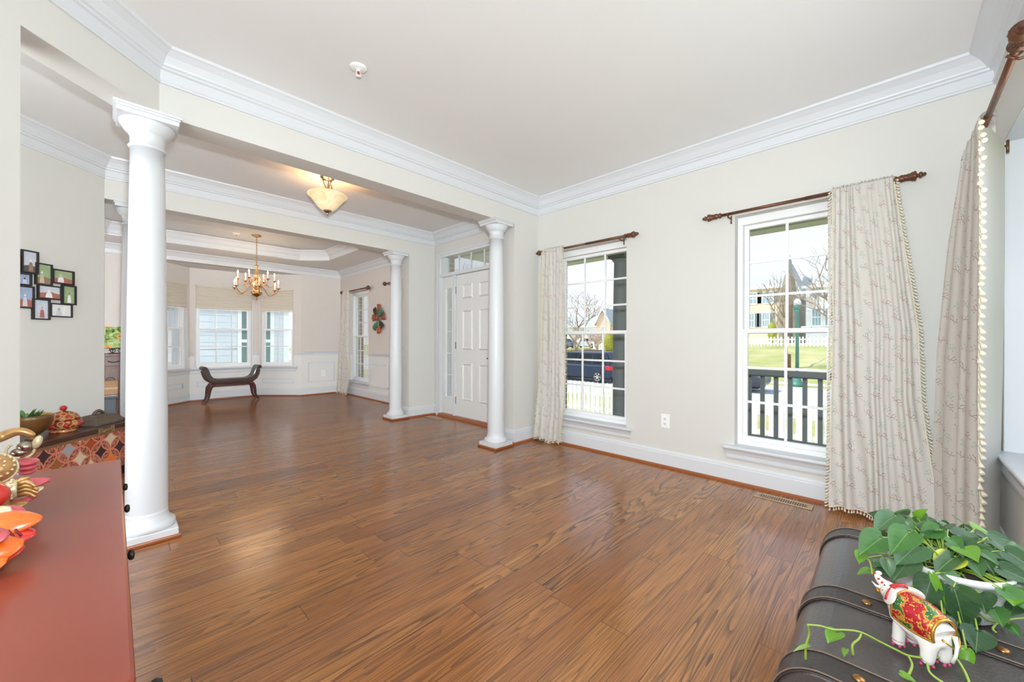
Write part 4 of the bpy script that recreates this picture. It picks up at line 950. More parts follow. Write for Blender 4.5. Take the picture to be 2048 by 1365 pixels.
# ---- photo collage on the slanted foyer wall
PHOTO_COLS = {}
def pcol(c, i):
    k = 'photo_print_%d' % i
    return mat(k, c, 0.25, var=0.18, scale=35)
MS = T(-0.05,4.85,0) @ RZ(PI/4)                  # local x along wall (negative = left), -y into the room
def collage():
    r = thing('photo_collage', 'cluster of small black framed photographs on the slanted foyer wall', 'picture frame'); r.matrix_world = MS
    sky, grn, brn, red, wht, skn, dk, tan, blu = [pcol(srgb(*c), i) for i, c in enumerate(((206,212,222),(158,178,136),(150,124,100),(178,110,96),(235,236,236),(212,176,148),(96,88,90),(202,188,160),(160,176,204)))]
    F = [(-0.585,-0.483,1.559,1.724,(sky,dk,brn,wht)),(-0.500,-0.392,1.486,1.648,(grn,brn,tan,wht)),(-0.396,-0.247,1.510,1.622,(grn,red,wht,tan)),(-0.486,-0.331,1.384,1.490,(sky,red,wht,wht)),(-0.331,-0.232,1.356,1.508,(grn,grn,wht,brn)),(-0.61,-0.505,1.305,1.466,(blu,red,sky,wht)),(-0.518,-0.410,1.228,1.382,(sky,sky,red,skn)),(-0.408,-0.256,1.254,1.360,(wht,wht,sky,tan)),(-0.62,-0.524,1.468,1.556,(blu,blu,sky,dk)),(-0.72,-0.588,1.56,1.68,(grn,brn,sky,tan)),(-0.73,-0.613,1.38,1.49,(blu,tan,wht,brn))]
    for i,(a,b,c,d,cs) in enumerate(F):
        dep = 0.018 if i % 2 else 0.022
        q = MB(); ring(q, a, b, c, d, 0.0098, 0.0098, 0.0098, 0.0098, -dep, -0.001); f = q.build('frame', BLACKM, r, bevel=0.0015)
        q = MB(); a2, b2, c2, d2 = a+0.0095, b-0.0095, c+0.0095, d-0.0095; y = -dep*0.45; rnd = random.Random(i*3+1)
        def pl(pts, k):
            q.cur = k; q.add([(x,y-0.0004*k,z) for x,z in pts], [tuple(range(len(pts)))])
        pl([(a2,c2),(b2,c2),(b2,d2),(a2,d2)], 0)
        h = lerp(c2,d2,rnd.uniform(.25,.5)); pl([(a2,c2),(b2,c2),(b2,h),(lerp(a2,b2,.6),h+0.012),(a2,h)], 1)
        cx = lerp(a2,b2,rnd.uniform(.35,.65)); wv = (b2-a2)*0.17; hh = (d2-c2)
        pl([(cx-wv,c2+hh*.05),(cx+wv,c2+hh*.05),(cx+wv*.75,c2+hh*.42),(cx+wv*.3,c2+hh*.5),(cx-wv*.3,c2+hh*.5),(cx-wv*.75,c2+hh*.42)], 2)
        pl([(cx+wv*.45*math.cos(t),c2+hh*.59+wv*.55*math.sin(t)) for t in [2*PI*j/12 for j in range(12)]], 3)
        q.build('photo', list(cs), f)
collage()

# ---- dining sideboard with a painted tray, storage boxes in front
def sideboard():
    W = wood('walnut_sideboard', srgb(84,50,36), srgb(120,78,56), 0.4, 2, 0.1)
    r = thing('sideboard', 'brown wooden sideboard with drawers against the far dining room wall', 'sideboard')
    x0, x1, y0, y1 = -1.12, 0.30, 7.80, 8.20
    q = MB(); q.box(x0-0.02,x1+0.02,y0-0.02,y1+0.01,0.855,0.885); q.build('top', W, r, bevel=0.005)
    q = MB(); q.box(x0,x1,y0,y1,0.08,0.855); q.box(x0+.03,x1-.03,y0+.03,y1,0,0.08); q.build('body', W, r, bevel=0.003)
    for k in range(3):
        a = x1-0.02-(k+1)*0.46; b = a+0.44
        q = MB(); q.box(a,b,y0-0.014,y0-0.001,0.715,0.84); d = q.build('drawer', W, r, bevel=0.006)
        q = MB(); xm = (a+b)/2-0.03; q.tube([(xm-0.05,y0-0.014,0.785),(xm-0.04,y0-0.035,0.775),(xm,y0-0.042,0.768),(xm+0.04,y0-0.035,0.775),(xm+0.05,y0-0.014,0.785)], 0.008, 8); q.build('pull', IRON, d)
        q = MB(); q.box(a,b,y0-0.014,y0-0.001,0.12,0.70); d = q.build('door', W, r, bevel=0.006)
        q = MB(); ring(q, a+0.05, b-0.05, 0.17, 0.65, 0.012,0.012,0.012,0.012, y0-0.024, y0-0.0145); q.build('door_moulding', W, d)
        q = MB(); q.tube([(a+0.16+0.04*math.cos(t),y0-0.03,0.52+0.04*math.sin(t)) for t in [i*0.4 for i in range(13)]], 0.006, 6); q.build('ring_pull', IRON, d)
sideboard()
def tray():
    r = thing('painted_tray', 'green painted tray with orange flowers on a scrolled iron stand', 'tray', (0.13,7.96,0.885))
    m, t, b = newmat('painted_flowers'); o = t.obj(); v = t.node('ShaderNodeTexVoronoi'); t.l.new(o, v.inputs['Vector']); v.inputs['Scale'].default_value = 9.0
    nz = t.noise(o, 12, 3, 0.6, 1.5); bgc = t.ramp(nz, [(0.3,srgb(64,92,40)),(0.45,srgb(150,176,96)),(0.62,srgb(206,220,170)),(0.8,srgb(96,130,64))])
    fl = t.ramp(v.outputs[0], [(0.0,srgb(70,50,20)),(0.12,srgb(236,150,50)),(0.30,srgb(240,190,110)),(0.33,(0,0,0,1))]); mk = t.math('LESS_THAN', v.outputs[0], 0.32)
    t.l.new(t.mix(mk, bgc, fl), b.inputs['Base Color']); b.inputs['Roughness'].default_value = 0.25
    Mt = T(0,0,0.075) @ RX(-0.22)
    q = MB(); ring(q, -0.21, 0.21, 0.0, 0.315, 0.015,0.015,0.015,0.015, -0.02, 0.004, Mt); q.box(-0.195,0.195,-0.006,0.003,0.015,0.30,Mt); q.build('tray', m, r, bevel=0.003)
    q = MB()
    for s in (-1,1):
        q.tube([(s*(0.13+0.035*math.cos(a)*(1-i/40)), -0.035, 0.042+0.035*math.sin(a)*(1-i/40)) for i,a in [(i,i*0.4) for i in range(24)]], 0.006, 6)
        q.tube([(s*(0.05-0.03*math.cos(a)*(1-i/40)), -0.035, 0.04+0.03*math.sin(a)*(1-i/40)) for i,a in [(i,i*0.4) for i in range(22)]], 0.005, 6)
        q.tube([(s*0.13,-0.035,0.007),(s*0.13,0.10,0.007)], 0.005, 6); q.tube([(s*0.13,0.10,0.005),(s*0.13,0.085,0.19)], 0.005, 6)
    q.tube([(-0.17,-0.035,0.007),(0.17,-0.035,0.007)], 0.005, 6); q.tube([(-0.16,-0.035,0.07),(0.16,-0.035,0.07)], 0.005, 6); q.build('iron_stand', IRON, r)
tray()
def boxes():
    r = thing('storage_tote', 'blue grey storage tote on the dining room floor behind the column', 'storage box')
    m = mat('tote_grey', srgb(92,96,108), 0.5, var=0.06)
    q = MB(); q.prism([(-0.42,6.52),(0.035,6.52),(0.035,6.86),(-0.42,6.86)], 0, 0.395); q.build('body', m, r, bevel=0.01)
    q = MB(); q.box(-0.435,0.05,6.505,6.875,0.395,0.425); q.build('lid', m, r, bevel=0.006)
    r = thing('paper_sheet', 'white paper lying on top of the grey storage tote', 'paper', (-0.19,6.68,0.4255))
    q = MB(); q.grid(lambda u,v: (lerp(-0.22,0.23,u),lerp(-0.155,0.16,v),0.004+0.004*math.sin(5*u+3*v)), 14, 8); q.build('sheet', mat('white_paper', srgb(245,245,245), 0.8, var=0.01), r, solid=0.001)
    r = thing('cardboard_box', 'tan cardboard box on top of the grey storage tote', 'cardboard box')
    m = mat('cardboard', srgb(186,146,108), 0.8, var=0.06)
    q = MB(); q.box(-0.30,0.045,6.58,6.82,0.436,0.585); q.build('body', m, r, bevel=0.002)
    q = MB(); q.box(-0.30,0.045,6.579,6.5795,0.50,0.52); q.box(-0.15,-0.10,6.5788,6.5795,0.436,0.585); q.build('tape', mat('packing_tape', srgb(205,180,140), 0.3), r)
boxes()

# ---- leather trunk
def trunk():
    LE = mat('trunk_leather', srgb(74,68,66), 0.30, var=0.18, scale=9, bump=0.3, bscale=160, coat=0.25)
    LE2 = mat('trunk_leather_dark', srgb(54,48,46), 0.38, var=0.2, scale=12, bump=0.3, bscale=160)
    ST = mat('trunk_stitch', srgb(126,106,92), 0.6, var=0.2, scale=80)
    r = thing('leather_trunk', 'dark brown leather trunk with rounded lid and riveted straps in the right foreground', 'trunk')
    x0, x1, yf, yb, zt = 0.93, 1.735, 0.172, -0.355, 0.45
    def section(k=0.0, n=10, z0=0.30):
        R = 0.085+k; pts = [(yb-k,z0)]
        for i in range(n+1):
            a = PI/2*i/n; pts.append((yb+0.05-(0.05+k)*math.cos(a), zt-0.05+(0.05+k)*math.sin(a)))
        for i in range(n+1):
            a = PI/2*i/n; pts.append((yf-0.085+R*math.sin(a), zt-0.085+R*math.cos(a)))
        pts.append((yf+k,z0)); return pts
    def extr(q, poly, a, b):
        n = len(poly); vs = [(a,y,z) for y,z in poly]+[(b,y,z) for y,z in poly]
        q.add(vs, [(i,(i+1)%n,n+(i+1)%n,n+i) for i in range(n)]+[tuple(reversed(range(n))),tuple(range(n,2*n))])
    q = MB(); extr(q, section(0.0,10,0.285), x0+0.006, x1-0.006); lid = q.build('lid', LE, r, bevel=0.006)
    q = MB(); q.box(x0+0.006,x1-0.006,yb,yf,0.0,0.280); q.build('body', LE, r, bevel=0.008)
    for a,b in ((x0,x0+0.075),(1.225,1.30),(x1-0.075,x1)):
        q = MB(); P = section(0.004,10,0.287); Q = section(0.0005,10,0.287); n = len(P)
        vs = [(x,y,z) for x in (a,b) for y,z in P]+[(x,y,z) for x in (a,b) for y,z in Q]
        fs = [(i,i+1,n+i+1,n+i) for i in range(n-1)]+[(2*n+i,3*n+i,3*n+i+1,2*n+i+1) for i in range(n-1)]+[(i,2*n+i,2*n+i+1,i+1) for i in range(n-1)]+[(n+i,n+i+1,3*n+i+1,3*n+i) for i in range(n-1)]
        q.add(vs, fs); s = q.build('strap', LE2, r, bevel=0.0015)
        q = MB(); PP = section(0.0055,10,0.29)
        for x in (a+0.005,b-0.005): q.tube([(x,y,z) for y,z in PP], 0.0016, 5)
        q.build('stitching', ST, s)
        for y in (0.045,-0.16,-0.30):
            q = MB(); q.sphere(((a+b)/2,y,zt+0.005), (0.010,0.010,0.005), 12, 7); q.build('rivet', mat('brass_rivet', srgb(176,128,80), 0.3, 0.9, var=0.2), s)
        q = MB(); q.box(a,b,yf+0.0005,yf+0.005,0.005,0.278); q.build('strap_front', LE2, s, bevel=0.0015)
    for x in (1.32,1.03):
        q = MB(); q.box(x-0.018,x+0.018,yf+0.001,yf+0.010,0.27,0.315); q.tube([(x-0.012,yf+0.012,0.30),(x-0.012,yf+0.018,0.285),(x+0.012,yf+0.018,0.285),(x+0.012,yf+0.012,0.30)], 0.003, 6); q.build('latch', IRON, r, bevel=0.001)
    # end panel inset rim on the near end
    q = MB(); q.tube([(x0-0.001,y,z) for y,z in section(-0.028,10,0.31)], 0.003, 6); q.build('end_piping', ST, r)
trunk()

# ---- trailing heartleaf plant in a white pot on the trunk
LEAF_MATS = []
for nm, c1_, c2_ in (('leaf_mid',(78,128,62),(52,100,44)),('leaf_grey_green',(88,122,84),(58,96,60)),('leaf_dark',(54,88,54),(34,66,38)),('leaf_bright',(120,168,48),(92,146,36)),('leaf_pale',(158,190,100),(130,170,80)),('leaf_yellowing',(60,92,50),(200,200,60))):
    m, t, b = newmat(nm); u, v, _ = t.sep(t.uv()); nz = t.noise(t.obj(), 40, 3)
    if nm == 'leaf_yellowing':
        f = t.ramp(t.math('ADD', t.math('MULTIPLY', t.math('ABSOLUTE', u), 1.0), t.math('MULTIPLY', nz, 0.25)), [(0.72,(0,0,0,1)),(0.98,(1,1,1,1))])
    else: f = nz
    c = t.mix(f, srgb(*c1_), srgb(*c2_)); vein = t.math('LESS_THAN', t.math('ABSOLUTE', u), 0.022)
    rib = t.math('LESS_THAN', t.math('FRACT', t.math('ADD', t.math('MULTIPLY', v, 5.0), t.math('MULTIPLY', t.math('ABSOLUTE', u), -1.6))), 0.05)
    c = t.mix(t.math('MULTIPLY', vein, 0.5), c, srgb(150,180,120)); c = t.mix(t.math('MULTIPLY', rib, 0.18), c, srgb(150,180,120))
    t.l.new(c, b.inputs['Base Color']); b.inputs['Roughness'].default_value = 0.36; b.inputs['Subsurface Weight'].default_value = 0.0
    out = t.n['Material Output']; tl = t.node('ShaderNodeBsdfTranslucent'); t.l.new(t.mix(0.6, c, srgb(150,200,60)), tl.inputs[0]); ms = t.node('ShaderNodeMixShader'); ms.inputs[0].default_value = 0.2
    t.l.new(b.outputs[0], ms.inputs[1]); t.l.new(tl.outputs[0], ms.inputs[2]); t.l.new(ms.outputs[0], out.inputs[0]); LEAF_MATS.append(m)
STEM = mat('green_stem', srgb(150,176,72), 0.45, var=0.15, scale=30)
def leaf(q, b_, t_, w_, hint, k, rnd):
    B, Tp = Vector(b_), Vector(t_); d = Tp-B; L = d.length; d.normalize()
    s = d.cross(hint); s.normalize(); n = s.cross(d); n.normalize(); q.cur = k
    prof = [(-0.10,0.30),(-0.06,0.62),(0.02,0.86),(0.14,0.985),(0.28,1.0),(0.44,0.90),(0.60,0.70),(0.76,0.43),(0.88,0.20),(0.96,0.07),(1.0,0.0)]
    NU = 8; vs = []; uvs = []; cup = rnd.uniform(0.10,0.22); bend = rnd.uniform(0.04,0.16); tw = rnd.uniform(-0.12,0.12)
    for f, h in prof:
        for i in range(NU+1):
            u = i/NU*2-1
            y = f*L
            if f < 0.02: y += (0.10*L)*(1-abs(u))*(1 if f > -0.08 else 1.15)     # notch at the stalk
            x = u*h*w_/2; z = cup*w_*abs(u)**1.5*h - bend*L*max(0,f)**2 + tw*x*f + 0.015*w_*math.sin(6*f+3*u)
            vs.append(B+d*y+s*x+n*z); uvs.append((u*h,f))
    nR = len(prof); o = q.add(vs, [(j*(NU+1)+i,j*(NU+1)+i+1,(j+1)*(NU+1)+i+1,(j+1)*(NU+1)+i) for j in range(nR-1) for i in range(NU)])
    for i, p in enumerate(uvs): q.uv[o+i] = p
LEAVES = [(1.373,-0.003,0.643,1.308,0.035,0.614,0.050,1),(1.242,0.017,0.629,1.176,0.055,0.603,0.059,0),(1.241,-0.025,0.656,1.184,0.004,0.621,0.054,0),(1.282,-0.039,0.615,1.219,-0.003,0.584,0.061,1),(1.287,-0.029,0.579,1.229,0.001,0.543,0.052,1),(1.225,0.012,0.588,1.208,0.002,0.554,0.027,1),(1.248,0.053,0.579,1.216,0.057,0.564,0.025,3),(1.271,0.030,0.543,1.274,-0.001,0.527,0.030,2),(1.263,0.038,0.535,1.214,0.060,0.539,0.019,3),(1.254,0.033,0.561,1.249,0.009,0.562,0.019,1),(1.328,-0.100,0.595,1.267,-0.066,0.575,0.050,5),(1.373,-0.089,0.580,1.303,-0.046,0.608,0.030,1),(1.266,-0.093,0.552,1.256,-0.112,0.476,0.068,2),(1.261,-0.060,0.558,1.217,-0.044,0.506,0.050,2),(1.248,-0.061,0.573,1.241,-0.082,0.514,0.015,3),(1.384,-0.171,0.523,1.340,-0.155,0.490,0.060,2),(1.422,-0.210,0.550,1.358,-0.174,0.531,0.045,2),(1.384,-0.201,0.515,1.326,-0.170,0.498,0.038,1),(1.240,-0.124,0.489,1.207,-0.119,0.458,0.051,2),(1.176,-0.074,0.509,1.167,-0.093,0.461,0.030,0),(1.193,-0.105,0.466,1.161,-0.101,0.429,0.023,3),(1.349,-0.179,0.472,1.334,-0.192,0.459,0.023,0),(1.277,-0.077,0.489,1.227,-0.053,0.481,0.035,2),(1.253,-0.080,0.489,1.245,-0.101,0.476,0.017,2),(1.289,-0.074,0.569,1.307,-0.122,0.550,0.031,0),(1.406,-0.108,0.592,1.397,-0.128,0.542,0.030,2),(1.413,-0.129,0.573,1.409,-0.154,0.546,0.043,2),(1.501,-0.176,0.574,1.446,-0.149,0.554,0.034,0),(1.443,-0.189,0.562,1.389,-0.163,0.531,0.040,2),(1.408,-0.153,0.544,1.398,-0.171,0.516,0.026,0),(1.551,-0.228,0.545,1.498,-0.202,0.538,0.029,3),(1.478,-0.082,0.578,1.408,-0.039,0.605,0.022,2),(1.435,-0.009,0.622,1.438,-0.040,0.610,0.023,2),(1.511,-0.044,0.608,1.503,-0.064,0.639,0.023,3),(1.488,-0.063,0.615,1.493,-0.097,0.593,0.023,2),(1.528,-0.090,0.604,1.523,-0.113,0.583,0.023,2),(1.605,-0.140,0.585,1.554,-0.116,0.619,0.016,1),(1.603,-0.138,0.585,1.589,-0.153,0.575,0.016,2),(1.589,-0.152,0.579,1.610,-0.202,0.551,0.021,2),(1.465,-0.097,0.595,1.465,-0.126,0.579,0.029,2),(1.523,-0.128,0.573,1.519,-0.152,0.576,0.022,2),(1.542,-0.176,0.565,1.544,-0.207,0.550,0.025,0),(1.376,-0.035,0.599,1.363,-0.050,0.590,0.021,2),(1.456,-0.073,0.598,1.442,-0.087,0.611,0.011,3),(1.385,-0.016,0.616,1.333,0.009,0.613,0.023,0),(1.373,-0.017,0.633,1.366,-0.038,0.617,0.028,1),(1.344,-0.131,0.505,1.322,-0.137,0.491,0.025,0),(1.284,-0.127,0.494,1.248,-0.118,0.486,0.016,2),(1.377,0.021,0.603,1.336,0.035,0.596,0.021,2),(1.461,-0.065,0.552,1.448,-0.080,0.583,0.021,2),(1.545,-0.193,0.542,1.535,-0.211,0.540,0.023,2),(1.459,-0.163,0.507,1.415,-0.146,0.494,0.029,2)]
VINE_LEAVES = [
(0.987,0.077,0.514,0.948,0.089,0.511,0.030,3),(0.954,0.118,0.484,0.909,0.136,0.493,0.009,4),(0.992,0.065,0.485,0.963,0.066,0.487,0.011,3),(1.016,-0.010,0.469,1.009,-0.031,0.469,0.012,3),]
VINES = [
[(0.940,0.118,0.532),(0.960,0.101,0.528),(0.977,0.084,0.521),(1.000,0.064,0.518),(1.022,0.044,0.512),(1.046,0.019,0.495),(1.058,-0.003,0.485),(1.069,-0.021,0.477),(1.088,-0.043,0.474),(1.110,-0.063,0.474),(1.132,-0.071,0.473),(1.164,-0.076,0.471),(1.236,-0.091,0.465),(1.302,-0.102,0.467),(1.397,-0.114,0.469)],
[(1.022,0.044,0.512),(1.016,0.047,0.502),(1.003,0.056,0.492),(1.001,0.055,0.474)],
[(1.069,-0.021,0.477),(1.053,-0.026,0.471),(1.034,-0.021,0.461)],
[(0.940,0.118,0.532),(0.951,0.117,0.510),(0.950,0.122,0.482),(0.956,0.123,0.452)],
[(1.128,-0.071,0.478),(1.135,-0.086,0.472),(1.122,-0.096,0.461),(1.105,-0.101,0.451)],
[(1.367,-0.125,0.482),(1.321,-0.136,0.486),(1.326,-0.148,0.478),(1.334,-0.163,0.478),(1.362,-0.185,0.480),(1.389,-0.205,0.478)],
[(1.334,-0.163,0.478),(1.311,-0.152,0.470),(1.309,-0.156,0.464)],
[(1.418,-0.092,0.533),(1.319,-0.063,0.551),(1.278,-0.042,0.543),(1.249,-0.026,0.521)],
[(1.091,-0.047,0.475),(1.069,-0.049,0.462),(1.064,-0.066,0.455)],
[(1.433,-0.092,0.583),(1.446,-0.092,0.555),(1.452,-0.098,0.528)],
[(1.225,0.034,0.543),(1.247,0.040,0.563),(1.254,0.047,0.563),(1.309,0.020,0.559)],
[(1.408,-0.153,0.504),(1.355,-0.128,0.495),(1.321,-0.121,0.482),(1.257,-0.121,0.483)],
[(1.181,-0.078,0.462),(1.184,-0.091,0.464),(1.196,-0.105,0.464)],
]
def plant():
    rnd = random.Random(21); px, py, pz = 1.395, -0.088, 0.4545
    r = thing('potted_plant', 'trailing heart leaf plant in a white pot on the leather trunk', 'potted plant', (0,0,0))
    POTW = mat('white_pot', srgb(240,241,243), 0.3, var=0.01)
    q = MB(); q.lathe([(0.0,0.0),(0.076,0.0),(0.081,0.004),(0.092,0.05),(0.101,0.094),(0.106,0.096),(0.107,0.109),(0.101,0.110),(0.093,0.09),(0.0,0.08)], 40, T(px,py,pz), cap=False); q.build('pot', POTW, r)
    q = MB(); q.lathe([(0.0,0.096),(0.05,0.095),(0.094,0.090)], 24, T(px,py,pz), cap=False); q.build('soil', mat('dark_soil', srgb(58,46,38), 0.95, var=0.4, scale=120), r)
    q = MB(); q.smooth = True; st = MB()
    hint0 = Vector((-0.62,0.10,0.75))
    for b_ in LEAVES:
        h = (hint0+Vector((rnd.uniform(-.22,.22),rnd.uniform(-.22,.22),rnd.uniform(-.15,.2)))).normalized()
        leaf(q, b_[:3], b_[3:6], b_[6], h, b_[7], rnd)
        B = Vector(b_[:3]); d = (Vector(b_[3:6])-B).normalized(); root = Vector((px+rnd.uniform(-.04,.04), py+rnd.uniform(-.04,.04), pz+0.088))
        mid = root.lerp(B,0.55)+Vector((0,0,0.010+0.1*max(0,B.z-root.z)))
        pts = [root.lerp(mid,f).lerp(mid.lerp(B,f),f) for f in [i/8 for i in range(9)]]; st.tube(pts, 0.0017, 5)
    for i in range(95):                           # the rest of the crown, behind and to the right
        a = rnd.uniform(-2.9,1.6); rr = rnd.uniform(0.0,0.17); z = rnd.uniform(0.555,0.62)-0.55*max(0,rr-0.09)
        B = Vector((px+0.03+rr*math.cos(a), py-0.01+rr*math.sin(a)*0.9, z)); dr = Vector((math.cos(a+rnd.uniform(-.6,.6)), math.sin(a+rnd.uniform(-.6,.6)), rnd.uniform(-.7,.1))).normalized()
        if B.y+dr.y*0.05 < -0.34 or (B-Vector((1.25,0,0.55))).length < 0.135: continue
        L = rnd.uniform(0.035,0.06); leaf(q, B, B+dr*L, L*rnd.uniform(.75,.95), (hint0+Vector((rnd.uniform(-.4,.4),rnd.uniform(-.4,.4),0.3))).normalized(), rnd.choice([0,1,2,2,2,3]), rnd)
        root = Vector((px,py,pz+0.088)); mid = root.lerp(B,0.5)+Vector((0,0,0.012)); st.tube([root,mid,B], 0.0014, 5)
    q.build('leaves', LEAF_MATS, r); st.build('stalks', STEM, r)
    q = MB(); q.smooth = True
    for b_ in VINE_LEAVES: leaf(q, b_[:3], b_[3:6], b_[6], Vector((-0.5,0.2,0.85)).normalized(), b_[7], rnd)
    q.build('vine_leaves', LEAF_MATS, r)
    for V_ in VINES:
        P = [Vector(p) for p in V_]; pts = []
        for i in range(len(P)-1):
            p0, p1, p2, p3 = P[max(i-1,0)], P[i], P[i+1], P[min(i+2,len(P)-1)]
            for j in range(6):
                t_ = j/6; pts.append(0.5*((2*p1)+(p2-p0)*t_+(2*p0-5*p1+4*p2-p3)*t_*t_+(3*p1-p0-3*p2+p3)*t_**3))
        pts.append(P[-1]); q = MB(); n = len(pts); q.tube(pts, [lerp(0.0017,0.0024,i/n) for i in range(n)], 6); q.build('vine', STEM, r)
    q = MB(); q.sphere((1.432,-0.092,0.596), 0.009, 14, 10); q.build('bud', mat('bright_bud', srgb(140,190,50), 0.35, var=0.2), r)
plant()

# ---- porcelain elephant on the trunk
def elephant():
    PORC = mat('white_porcelain', srgb(242,238,232), 0.12, var=0.02, coat=0.6)
    r = thing('elephant_figurine', 'white porcelain elephant with raised trunk and gold red blanket on the trunk', 'figurine', (1.105,-0.058,0.4545), math.radians(51.2))
    m, t, b = newmat('gilt_blanket'); o = t.obj(); v = t.node('ShaderNodeTexVoronoi'); t.l.new(o, v.inputs['Vector']); v.inputs['Scale'].default_value = 210
    x, y, z = t.sep(o); nz = t.noise(o, 46, 2, 0.5, 0.6)
    zone = t.ramp(nz, [(0.0,srgb(60,110,60)),(0.42,srgb(206,150,60)),(0.50,srgb(178,34,44)),(0.60,srgb(196,40,50)),(0.66,srgb(212,160,70)),(0.80,srgb(70,120,66))], 'CONSTANT')
    dots = t.ramp(v.outputs[0], [(0.0,srgb(245,215,150)),(0.22,srgb(235,190,110)),(0.26,(0,0,0,1))]); mk = t.math('LESS_THAN', v.outputs[0], 0.24)
    t.l.new(t.mix(t.math('MULTIPLY',mk,0.85), zone, dots), b.inputs['Base Color']); b.inputs['Roughness'].default_value = 0.25; b.inputs['Metallic'].default_value = 0.25
    GOLD = mat('gilt_border', srgb(214,160,70), 0.25, 0.7, var=0.25, scale=160); REDP = mat('red_enamel', srgb(190,44,40), 0.25, var=0.25, scale=300); PINK = mat('pink_enamel', srgb(200,70,110), 0.3, var=0.2)
    sp = [(-0.010,0,0.066,.026),(0.002,0,0.074,.032),(0.022,0,0.077,.034),(0.044,0,0.077,.032),(0.058,0,0.086,.027),(0.070,0,0.097,.024),(0.081,0,0.102,.020),(0.092,0,0.102,.011),(0.101,0,0.106,.0085),(0.108,0,0.113,.0055),(0.106,0,0.1205,.005),(0.097,0,0.1225,.0045)]
    ch = [sp]
    ch.append([(0.081,0,0.102,.020),(0.089,0,0.091,.010),(0.097,0,0.085,.006)])
    for sx, sy in ((0.000,0.017),(0.000,-0.017)): ch.append([(0.002,0,0.074,.032),(0.000,sy,0.050,.014),(-0.002,sy*1.05,0.028,.0115),(0.001,sy*1.05,0.006,.0115)])
    for sy in (0.016,-0.016): ch.append([(0.044,0,0.077,.032),(0.048,sy,0.050,.013),(0.050,sy*1.05,0.028,.0105),(0.051,sy*1.05,0.006,.011)])
    skin('body', ch, PORC, r, sub=2)
    # blanket: a shell wrapped over back and flanks
    def bl(u, v_):
        x_ = lerp(-0.014,0.052,u); a = lerp(-2.0,2.0,v_); cz = lerp(0.074,0.080,u); rr = 0.0305+0.0025*math.sin(PI*u)-0.006*(1-u)**3
        k = abs(v_*2-1); drop = 0.006*max(0,k-0.7)
        return (x_, rr*math.sin(a)*1.04, cz+rr*math.cos(a)*1.08-drop)
    q = MB(); q.grid(bl, 18, 28); q.build('blanket', m, r, solid=0.0016)
    q = MB()
    q.tube([bl(0.0,j/28) for j in range(29)], 0.0030, 6); q.tube([bl(0.1,j/28) for j in range(29)], 0.0014, 5); q.tube([bl(1.0,j/28) for j in range(29)], 0.0022, 6)
    for vv in (0.0,1.0): q.tube([bl(i/18,vv) for i in range(19)], 0.0024, 6)
    for j in range(12): q.sphere(Vector(bl(0.05,(j+.5)/12))*1.0, 0.0026, 8, 6)
    q.build('gilt_border', GOLD, r)
    for s in (-1,1):                               # ears folded back
        q = MB(); q.sphere((0,0,0), (0.021,0.0035,0.017), 16, 10, T(0.060,s*0.026,0.100) @ RZ(-s*0.55) @ RX(s*0.35) @ RY(0.5)); q.build('ear', PORC, r)
        q = MB(); q.sphere((0.0815,s*0.0118,0.108), (0.0018,0.0012,0.0016), 8, 6); q.build('eye', BLACKM, r)
        q = MB(); q.tube([(0.086,s*0.009,0.099),(0.098,s*0.012,0.096),(0.108,s*0.011,0.100)], [.0032,.0027,.0012], 8); q.build('tusk', PORC, r)
    q = MB(); q.sphere((0,0,0), (0.011,0.017,0.0035), 14, 8, T(0.066,0,0.1165) @ RY(0.55)); q.build('headpiece', REDP, r)
    q = MB(); q.tube([bl(0.98,j/20) for j in range(3,18)], 0.003, 6, T(0.012,0,0.006)); q.build('collar', REDP, r)
    q = MB()
    for p in ((0.0985,0.0052,0.110),(0.0885,0.0085,0.1085),(0.090,-0.0078,0.1085),(0.080,0.0148,0.098),(0.1075,0.0035,0.118)): q.sphere(p, 0.0028, 8, 6)
    q.build('painted_roses', REDP, r)
    q = MB(); q.lathe([(0.0052,0.0),(0.006,0.001),(0.006,0.004),(0.0052,0.005)], 12, T(0.100,0,0.0845) @ RY(2.2)); q.build('gilt_band', GOLD, r)
    for x_, y_ in ((0.001,0.0178),(0.001,-0.0178),(0.051,0.0168),(0.051,-0.0168)):
        q = MB(); q.tube([(x_+0.0098*math.cos(a),y_+0.0098*math.sin(a),0.017) for a in [2*PI*i/20 for i in range(20)]], 0.0009, 5, closed=True)
        for i in range(5): a = 2*PI*i/5; q.sphere((x_+0.0088*math.cos(a),y_+0.0088*math.sin(a),0.007), (0.003,0.003,0.0035), 7, 5)
        q.build('anklet', PINK, r)
    q = MB(); q.tube([(-0.030,0.0,0.082),(-0.036,0.003,0.068),(-0.036,0.006,0.05),(-0.032,0.008,0.036)], [.004,.003,.0025,.0035], 8); q.build('tail', PORC, r)
    q = MB(); q.tube([(-0.024,0.018,0.072),(-0.034,0.006,0.062)], [.002,.0014], 6); q.tube([(-0.024,-0.018,0.072),(-0.034,-0.006,0.062)], [.002,.0014], 6); q.build('tail_strap', GOLD, r)
elephant()

